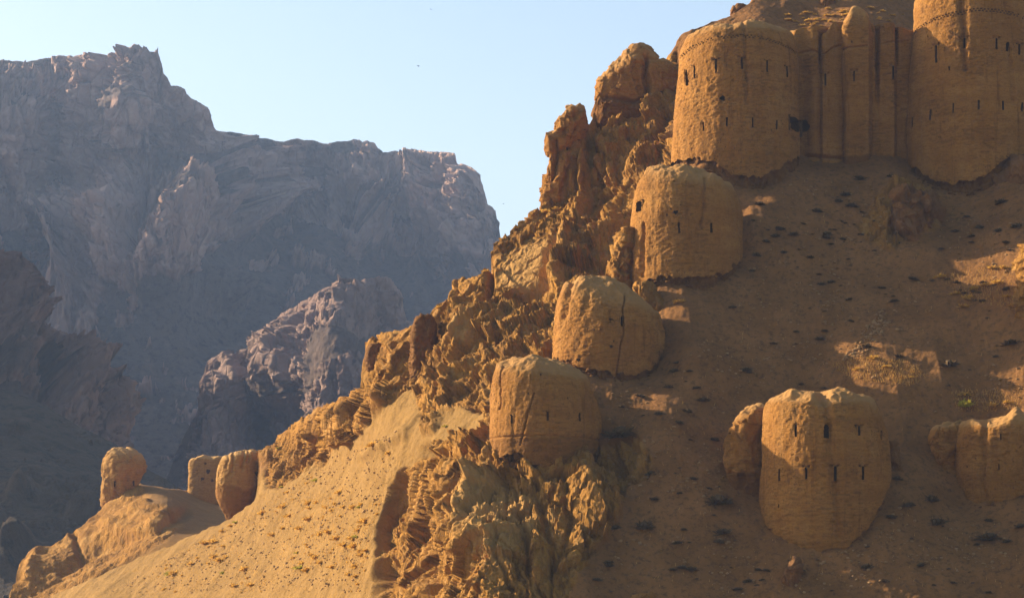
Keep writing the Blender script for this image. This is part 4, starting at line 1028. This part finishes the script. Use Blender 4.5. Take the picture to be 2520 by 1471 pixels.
piece('ruined_wall', 'tall panel of coursed stone wall against the ochre rock of the spur', 'wall',
      [(1020, 1016, 1066), (985, 1012, 1070), (900, 1012, 1070), (830, 1014, 1072), (800, 1016, 1072), (785, 1022, 1066), (778, 1032, 1056)], 215.5, M_RUBBLE, 103, depth=1.8, n_exp=4, mode='block', blk=dict(s1=.6, a1=.22, s2=.3, a2=.14, big=.3))
piece('ruined_wall', 'mud wall fragment in shade against the left side of the barrel shaped tower', 'wall',
      [(1262, 1815, 1890), (1232, 1802, 1890), (1200, 1792, 1890), (1150, 1788, 1890), (1100, 1789, 1890), (1072, 1791, 1890), (1055, 1796, 1890), (1040, 1804, 1890), (1022, 1818, 1890), (1010, 1830, 1889), (1001, 1842, 1884), (998, 1852, 1874)],
      182.0, M_MUD, 105, depth=1.9, n_exp=2.6, rub=1160, smooth=.6, fn=ragged(.35, 321))
piece('ruined_wall', 'jagged wall remnant against the right side of the barrel shaped tower', 'wall',
      [(1250, 2160, 2206), (1210, 2160, 2222), (1185, 2160, 2236), (1172, 2160, 2238), (1160, 2160, 2228), (1130, 2160, 2216), (1100, 2160, 2206), (1088, 2164, 2196)],
      181.5, M_RUBBLE, 107, depth=1.4, n_exp=2.6, mode='block', blk=dict(s1=1.0, a1=.35, s2=.4, a2=.2, big=.4))
piece('ruined_wall', 'mud wall fragment left of the broken tower at the right edge', 'wall',
      [(1262, 2318, 2375), (1220, 2306, 2375), (1150, 2298, 2375), (1100, 2293, 2375), (1075, 2291, 2375), (1060, 2296, 2375), (1050, 2306, 2373), (1042, 2322, 2368), (1039, 2336, 2358)],
      184.6, M_MUD, 109, depth=1.9, n_exp=2.6, rub=1195, smooth=.6, fn=ragged(.35, 321))

def rock(label, rows, Y, mat, seed, depth, blk=None, name='rock_outcrop', cat='rock', n_exp=2.2, step=2.0):
    return piece(name, label, cat, rows, Y, mat, seed, depth=depth, n_exp=n_exp, mode='block', blk=blk, step=step)
rock('pale craggy rock beside the left foot of the squat two slit tower', [(760, 1480, 1570), (700, 1490, 1562), (660, 1500, 1556), (620, 1518, 1553), (590, 1530, 1552), (565, 1538, 1550)], 204.5, M_ROCK, 121, 2.0, dict(s1=1.2, a1=.7, s2=.5, a2=.35, big=.6))
rock('pale rock spur running down from the foot of the squat two slit tower', [(775, 1590, 1640), (755, 1572, 1650), (730, 1562, 1622), (708, 1562, 1604), (695, 1566, 1592)], 200.0, M_ROCK, 123, 1.4, dict(s1=.9, a1=.35, s2=.4, a2=.2, big=.4))
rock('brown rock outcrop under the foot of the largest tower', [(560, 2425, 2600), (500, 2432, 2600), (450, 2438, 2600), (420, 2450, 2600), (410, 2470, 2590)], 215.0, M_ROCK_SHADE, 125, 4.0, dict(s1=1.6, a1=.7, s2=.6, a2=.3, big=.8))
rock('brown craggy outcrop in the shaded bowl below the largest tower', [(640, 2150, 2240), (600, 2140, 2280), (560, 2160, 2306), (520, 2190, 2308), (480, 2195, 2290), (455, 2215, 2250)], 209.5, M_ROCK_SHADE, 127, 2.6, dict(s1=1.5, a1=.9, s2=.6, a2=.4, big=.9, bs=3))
rock('small ochre rock poking out just below the barrel shaped tower', [(1440, 1922, 1960), (1425, 1920, 1970), (1400, 1928, 1974), (1380, 1940, 1970), (1372, 1950, 1965)], 172.5, M_ROCK_SHADE, 129, .8, dict(s1=.8, a1=.3, s2=.4, a2=.2, big=.3), step=1.6)
rock('sunlit pale rock at the right frame edge above the lit scrub', [(880, 2494, 2600), (800, 2492, 2600), (740, 2496, 2600), (700, 2506, 2600), (660, 2508, 2600), (620, 2508, 2600), (600, 2514, 2590)], 193.5, M_ROCK, 131, 2.2, dict(s1=1.3, a1=.6, s2=.5, a2=.3, big=.6))
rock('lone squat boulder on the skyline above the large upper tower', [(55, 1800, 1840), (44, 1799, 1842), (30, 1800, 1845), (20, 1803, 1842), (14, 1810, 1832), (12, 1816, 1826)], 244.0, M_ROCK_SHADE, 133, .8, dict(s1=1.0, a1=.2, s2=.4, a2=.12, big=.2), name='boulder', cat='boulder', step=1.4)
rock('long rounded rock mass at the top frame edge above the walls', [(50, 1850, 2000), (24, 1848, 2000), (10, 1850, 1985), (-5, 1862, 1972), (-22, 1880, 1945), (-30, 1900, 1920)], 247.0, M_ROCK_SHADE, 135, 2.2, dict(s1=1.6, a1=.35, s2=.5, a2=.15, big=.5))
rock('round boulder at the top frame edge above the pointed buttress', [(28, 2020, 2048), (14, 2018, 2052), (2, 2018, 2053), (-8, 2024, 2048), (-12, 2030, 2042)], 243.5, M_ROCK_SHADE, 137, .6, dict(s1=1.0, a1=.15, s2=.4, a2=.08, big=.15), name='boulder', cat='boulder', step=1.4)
rock('small sunlit rock tip at the bottom frame edge right of the buttress', [(1500, 1548, 1610), (1480, 1546, 1606), (1466, 1560, 1604), (1458, 1575, 1598)], 170.0, M_ROCK, 139, .8, dict(s1=.8, a1=.3, s2=.4, a2=.2, big=.3), step=1.6)

# ------------------------------------------------------------------ plants
def shrub_mesh(name, seed, n, spread, up, width, mat, core=.55):
    r = np.random.default_rng(seed); V, T = [], []
    if core:
        k = len(V); v, f = STONE_MESHES[seed % 6]
        for p in v: V.append((p[0] * core * .62, p[1] * core * .62, max(-.1, p[2] * core * .7 + .18)))
        T += [tuple(i + k for i in t) for t in f]
    for _ in range(n):
        a = r.uniform(0, 2 * np.pi); el = np.arccos(r.uniform(0, 1)) * spread
        d = np.array([np.sin(el) * np.cos(a), np.sin(el) * np.sin(a), np.cos(el) * up])
        L = r.uniform(.55, 1.0) * .55; b = np.array([r.uniform(-.18, .18), r.uniform(-.18, .18), 0.0])
        side = np.cross(d, r.normal(size=3)); side /= np.linalg.norm(side) + 1e-6
        bend = b + d * L * .6; tip = b + d * L + np.array([0, 0, -.06 * r.random()])
        k = len(V); V += [tuple(b), tuple(bend + side * width), tuple(bend - side * width), tuple(tip)]
        T += [(k, k + 1, k + 2), (k + 1, k + 3, k + 2)]
    me = mesh_from(name, np.array(V), [], None, False, T); me.materials.append(mat); return me
DARK = [shrub_mesh('shrub', k, 150, 1.0, .9, .045, M_SHRUB_D, .42) for k in range(3)]
GOLD = [shrub_mesh('grass_tuft', 10 + k, 110, .95, 1.0, .05, M_SHRUB_G, .25) for k in range(3)]
LEAF = [shrub_mesh('green_shrub', 20 + k, 110, 1.0, .8, .06, M_SHRUB_L, .25) for k in range(2)]
def plant(meshes, name, px, py, w, label, cat, group=None, flat=1.0, sheet=None):
    o = link(name, random.choice(meshes), None)
    s = w * 1.5
    o.location = (sheet or hill).point(px, py) - Vector((0, 0, .04 * s)); o.scale = (s, s, s * flat * random.uniform(.8, 1.15)); o.rotation_euler = (random.uniform(-.15, .25), random.uniform(-.15, .15), random.uniform(0, 6.28))
    return tag(o, label, cat, group)
# big dark shrubs that the photograph shows: (px, py, width in picture units)
BIG_DARK = [(1768, 1240, 46), (1775, 1314, 30), (2300, 1290, 34), (2285, 1235, 26), (2430, 1330, 42), (2230, 1250, 26), (1665, 892, 14), (1660, 915, 20), (1860, 636, 20), (2115, 440, 26), (2190, 436, 18), (2030, 577, 24), (2030, 590, 20), (2460, 500, 26), (2500, 560, 24), (2455, 570, 18), (2390, 585, 18), (2410, 560, 22), (2350, 570, 20), (1510, 1300, 22), (1495, 1385, 18), (1585, 1300, 34), (1600, 1165, 22), (2490, 850, 34), (1835, 914, 20), (2060, 500, 20), (2080, 480, 24), (2010, 520, 22), (1950, 580, 22), (2090, 510, 20), (2330, 690, 14), (2420, 700, 14), (1710, 960, 18), (1725, 990, 24), (1690, 1015, 18), (2330, 905, 34), (2210, 880, 18), (2020, 700, 18), (1990, 640, 18), (1800, 760, 16), (1900, 850, 14), (2130, 860, 20), (2200, 1190, 20), (2370, 1190, 16), (2260, 1395, 18), (2130, 1400, 20), (1700, 1400, 22), (1610, 1230, 18), (2510, 1300, 22)]
b = plant(DARK, 'shrub', 1525, 1072, 2.5, 'broad black twiggy bush in shade right of the lowest stepped tower', 'shrub'); b.scale = (2.9, 2.6, 2.3)
for px, py, w in BIG_DARK:
    plant(DARK, 'shrub', px, py, w * 195 / F, 'dark low cushion shrub on the shaded brown slope', 'shrub', 'dark cushion shrubs on the shaded slope', .85)
BOWL = [(1480, 1180), (1500, 960), (1640, 940), (1840, 660), (1830, 520), (1980, 430), (2210, 440), (2350, 520), (2515, 500), (2515, 1000), (2300, 1020), (2200, 1150), (2240, 1260), (2515, 1290), (2515, 1465), (1440, 1465), (1560, 1250)]
NOGO = [[(1860, 960), (2195, 960), (2200, 1250), (2100, 1345), (1950, 1360), (1860, 1260), (1785, 1240), (1785, 1000)], [(2285, 1030), (2530, 1010), (2530, 1240), (2400, 1260), (2300, 1230)]]
def scatter(poly, n, r, nogo=(), clump=0):
    xs = [p[0] for p in poly]; ys = [p[1] for p in poly]; out = []
    while len(out) < n:
        px = r.uniform(min(xs), max(xs), 400); py = r.uniform(min(ys), max(ys), 400)
        ok = poly_sd(px, py, poly) > 4
        for ng in nogo: ok &= poly_sd(px, py, ng) < -6
        if clump: ok &= fbm(np.c_[px, py, px * 0], 90.0, 3, clump) > r.normal(-.02, .14, 400)
        out += list(zip(px[ok], py[ok]))
    return out[:n]
r = np.random.default_rng(3)
for px, py in scatter(BOWL, 170, r, NOGO, 5):
    plant(DARK, 'shrub', px, py, (5 + 16 * r.random() ** 2) * 195 / F, 'dark low cushion shrub on the shaded brown slope', 'shrub', 'dark cushion shrubs on the shaded slope', .8)
SCREE = [(250, 1462), (480, 1335), (640, 1250), (800, 1130), (900, 1090), (1000, 1060), (960, 1180), (930, 1300), (890, 1462)]
for px, py in scatter(SCREE, 230, r, (), 9):
    plant(GOLD, 'grass_tuft', px, py, (4 + 20 * r.random() ** 2.6) * 235 / F, 'golden dry grass tuft on the sunlit scree of the left flank', 'grass tuft', 'golden tufts on the sunlit scree', .8)
for px, py, w in [(745, 1398, 34), (420, 1415, 26), (580, 1285, 20), (780, 1182, 20), (880, 1322, 18), (690, 1105, 10), (1100, 1052, 12), (550, 1412, 18), (505, 1335, 14), (890, 1250, 14), (690, 1196, 14), (735, 1362, 14)]:
    plant(LEAF, 'green_shrub', px, py, w * 235 / F, 'yellow green shrub on the sunlit scree of the left flank', 'shrub', 'yellow green shrubs on the sunlit scree', .7)
plant(LEAF, 'green_shrub', 2372, 998, 36 * 188 / F, 'bright green shrub on the slope above the broken edge tower', 'shrub', None, .9)
UP = [(1960, 70), (1900, 40), (2000, 20), (2100, 10), (2240, 40), (2240, 75), (2160, 60), (2130, 40), (2060, 60), (2010, 80)]
for px, py in scatter(UP, 40, r):
    plant(GOLD, 'grass_tuft', px, py, r.uniform(8, 17) * 240 / F, 'golden dry tuft on the slope behind the curtain wall', 'grass tuft', 'golden tufts behind the curtain wall', .6)
for px, py, w in [(2470, 662, 20), (2440, 660, 22), (2310, 684, 24), (2430, 708, 26), (2455, 700, 24), (2380, 740, 26), (2370, 760, 24), (2480, 735, 20), (2500, 660, 20), (2350, 725, 22), (2400, 715, 20), (2150, 885, 22), (2110, 915, 16), (2180, 905, 18), (2370, 975, 22), (2240, 930, 12), (2480, 990, 20), (2440, 1000, 18), (1450, 908, 24), (1670, 745, 24)]:
    plant(GOLD, 'grass_tuft', px, py, w * 195 / F, 'golden cushion tuft on the right hand slope', 'grass tuft', 'golden cushion tufts on the right hand slope', .75)
for px, py, w in [(1340, 518, 24), (1355, 512, 26), (1300, 542, 14), (1270, 560, 12), (1190, 655, 16), (1235, 590, 12), (1360, 500, 18), (1080, 755, 14), (1110, 720, 12)]:
    plant(GOLD, 'grass_tuft', px, py + 3, w * 228 / F, 'dry tuft on the skyline edge of the spur', 'grass tuft', 'dry tufts on the spur skyline', .8)

# dry grass and gravel: uncountable cover
def blades(name, pts, hmin, hmax, mat, seed):
    r = np.random.default_rng(seed); n = len(pts)
    P = np.array([hill.point(x, y) for x, y in pts])
    hgt = r.uniform(hmin, hmax, n)[:, None]; a = r.uniform(0, np.pi, n); w = np.stack([np.cos(a), np.sin(a), 0 * a], -1) * .02
    lean = np.stack([r.normal(0, .25, n), r.normal(0, .25, n), np.ones(n)], -1) * hgt
    V = np.stack([P - w, P + w, P + lean], 1).reshape(-1, 3)
    o = link(name, mesh_from(name, V, [], None, False, np.arange(3 * n).reshape(-1, 3)), mat); o['kind'] = 'stuff'; return o
patch = scatter([(2030, 900), (2100, 880), (2230, 890), (2290, 930), (2240, 960), (2100, 940)], 1500, r) + scatter([(2300, 690), (2400, 660), (2515, 650), (2515, 780), (2380, 750)], 900, r) + scatter([(2330, 960), (2515, 960), (2515, 1015), (2350, 1020)], 600, r)
sc = scatter(BOWL, 500, r, NOGO) + scatter(SCREE, 5200, r, (), 9)
blades('dry_grass', patch + sc, .08, .34, M_GRASS, 5)
def gravel(name, pts, smin, smax, mat, seed):
    r = np.random.default_rng(seed); V, T, k = [], [], 0
    for (x, y) in pts:
        v, f = STONE_MESHES[r.integers(6)]
        s = smin + (smax - smin) * r.random() ** 3; a = r.uniform(0, 6.28); c, sn = math.cos(a), math.sin(a)
        q = v * s * .5; q = np.stack([q[:, 0] * c - q[:, 1] * sn, q[:, 0] * sn + q[:, 1] * c, q[:, 2]], -1) + np.array(hill.point(x, y)) + np.array([0, 0, .02])
        V.append(q); T.append(np.array(f) + k); k += 12
    o = link(name, mesh_from(name, np.concatenate(V), [], None, False, np.concatenate(T)), mat); o['kind'] = 'stuff'; return o
gravel('gravel', scatter(SCREE, 2600, r) + scatter(BOWL, 2300, r, NOGO, 12) + scatter([(2130, 800), (2180, 740), (2190, 800), (2140, 880), (2060, 900)], 500, r), .05, .42, M_STONE, 6)

# ------------------------------------------------------------------ birds
def bird(px, py, Y, size, bank, label):
    s = size
    V = np.array([(0, .30, 0), (.05, .1, .03), (.05, -.15, .02), (0, -.42, 0), (-.05, -.15, .02), (-.05, .1, .03), (0, 0, -.06), (.35, .06, .12), (.75, -.08, .06), (.33, -.10, .11), (-.35, .06, .12), (-.75, -.08, .06), (-.33, -.10, .11), (.09, -.46, 0), (-.09, -.46, 0)]) * s
    body = [(0, 1, 5), (1, 2, 4), (1, 4, 5), (2, 3, 4), (0, 6, 1), (0, 5, 6), (1, 6, 2), (2, 6, 3), (3, 6, 4), (4, 6, 5), (2, 13, 3), (3, 14, 4)]
    root = empty('bird', unproj(px, py, Y), label, 'bird')
    link('body', mesh_from('body', V, [], None, False, body), M_BIRD, root)
    for f in ([(1, 7, 9), (1, 9, 2), (7, 8, 9)], [(5, 12, 10), (5, 4, 12), (10, 12, 11)]):
        link('wing', mesh_from('wing', V, [], None, False, f), M_BIRD, root)
    root.rotation_euler = bank
bird(1060, 24, 260, .40, (.2, .15, .9), 'small dark bird near the top frame edge')
bird(1029, 163, 250, .30, (1.2, .2, .3), 'small dark bird in open sky over the far mountain notch')
bird(1238, 502, 240, .32, (.1, -.3, 1.2), 'small dark bird in the sky beside the right end of the far cliffs')
bird(580, 678, 250, .30, (.2, .5, .5), 'small dark bird in front of the shaded far mountainside')

# ------------------------------------------------------------------ haze
hx0, hx1, hy0, hy1, hz0, hz1 = -5200, 5200, -800, 7200, -700, 520
hv = np.array([(x, y, z) for z in (hz0, hz1) for x, y in ((hx0, hy0), (hx1, hy0), (hx1, hy1), (hx0, hy1))], float)
hq = [[0, 3, 2, 1], [4, 5, 6, 7], [0, 1, 5, 4], [1, 2, 6, 5], [2, 3, 7, 6], [3, 0, 4, 7]]
hm = bpy.data.materials.new('haze'); hm.use_nodes = True
hn = hm.node_tree; hn.nodes.clear()
ho = hn.nodes.new('ShaderNodeOutputMaterial'); pv = hn.nodes.new('ShaderNodeVolumePrincipled')
pv.inputs['Color'].default_value = (0.48, 0.66, 1.0, 1)
pv.inputs['Density'].default_value = HAZE_DENSITY
pv.inputs['Anisotropy'].default_value = 0.2
hn.links.new(pv.outputs[0], ho.inputs['Volume'])
hz = link('haze', mesh_from('haze', hv, hq, None, False), hm); hz['kind'] = 'stuff'
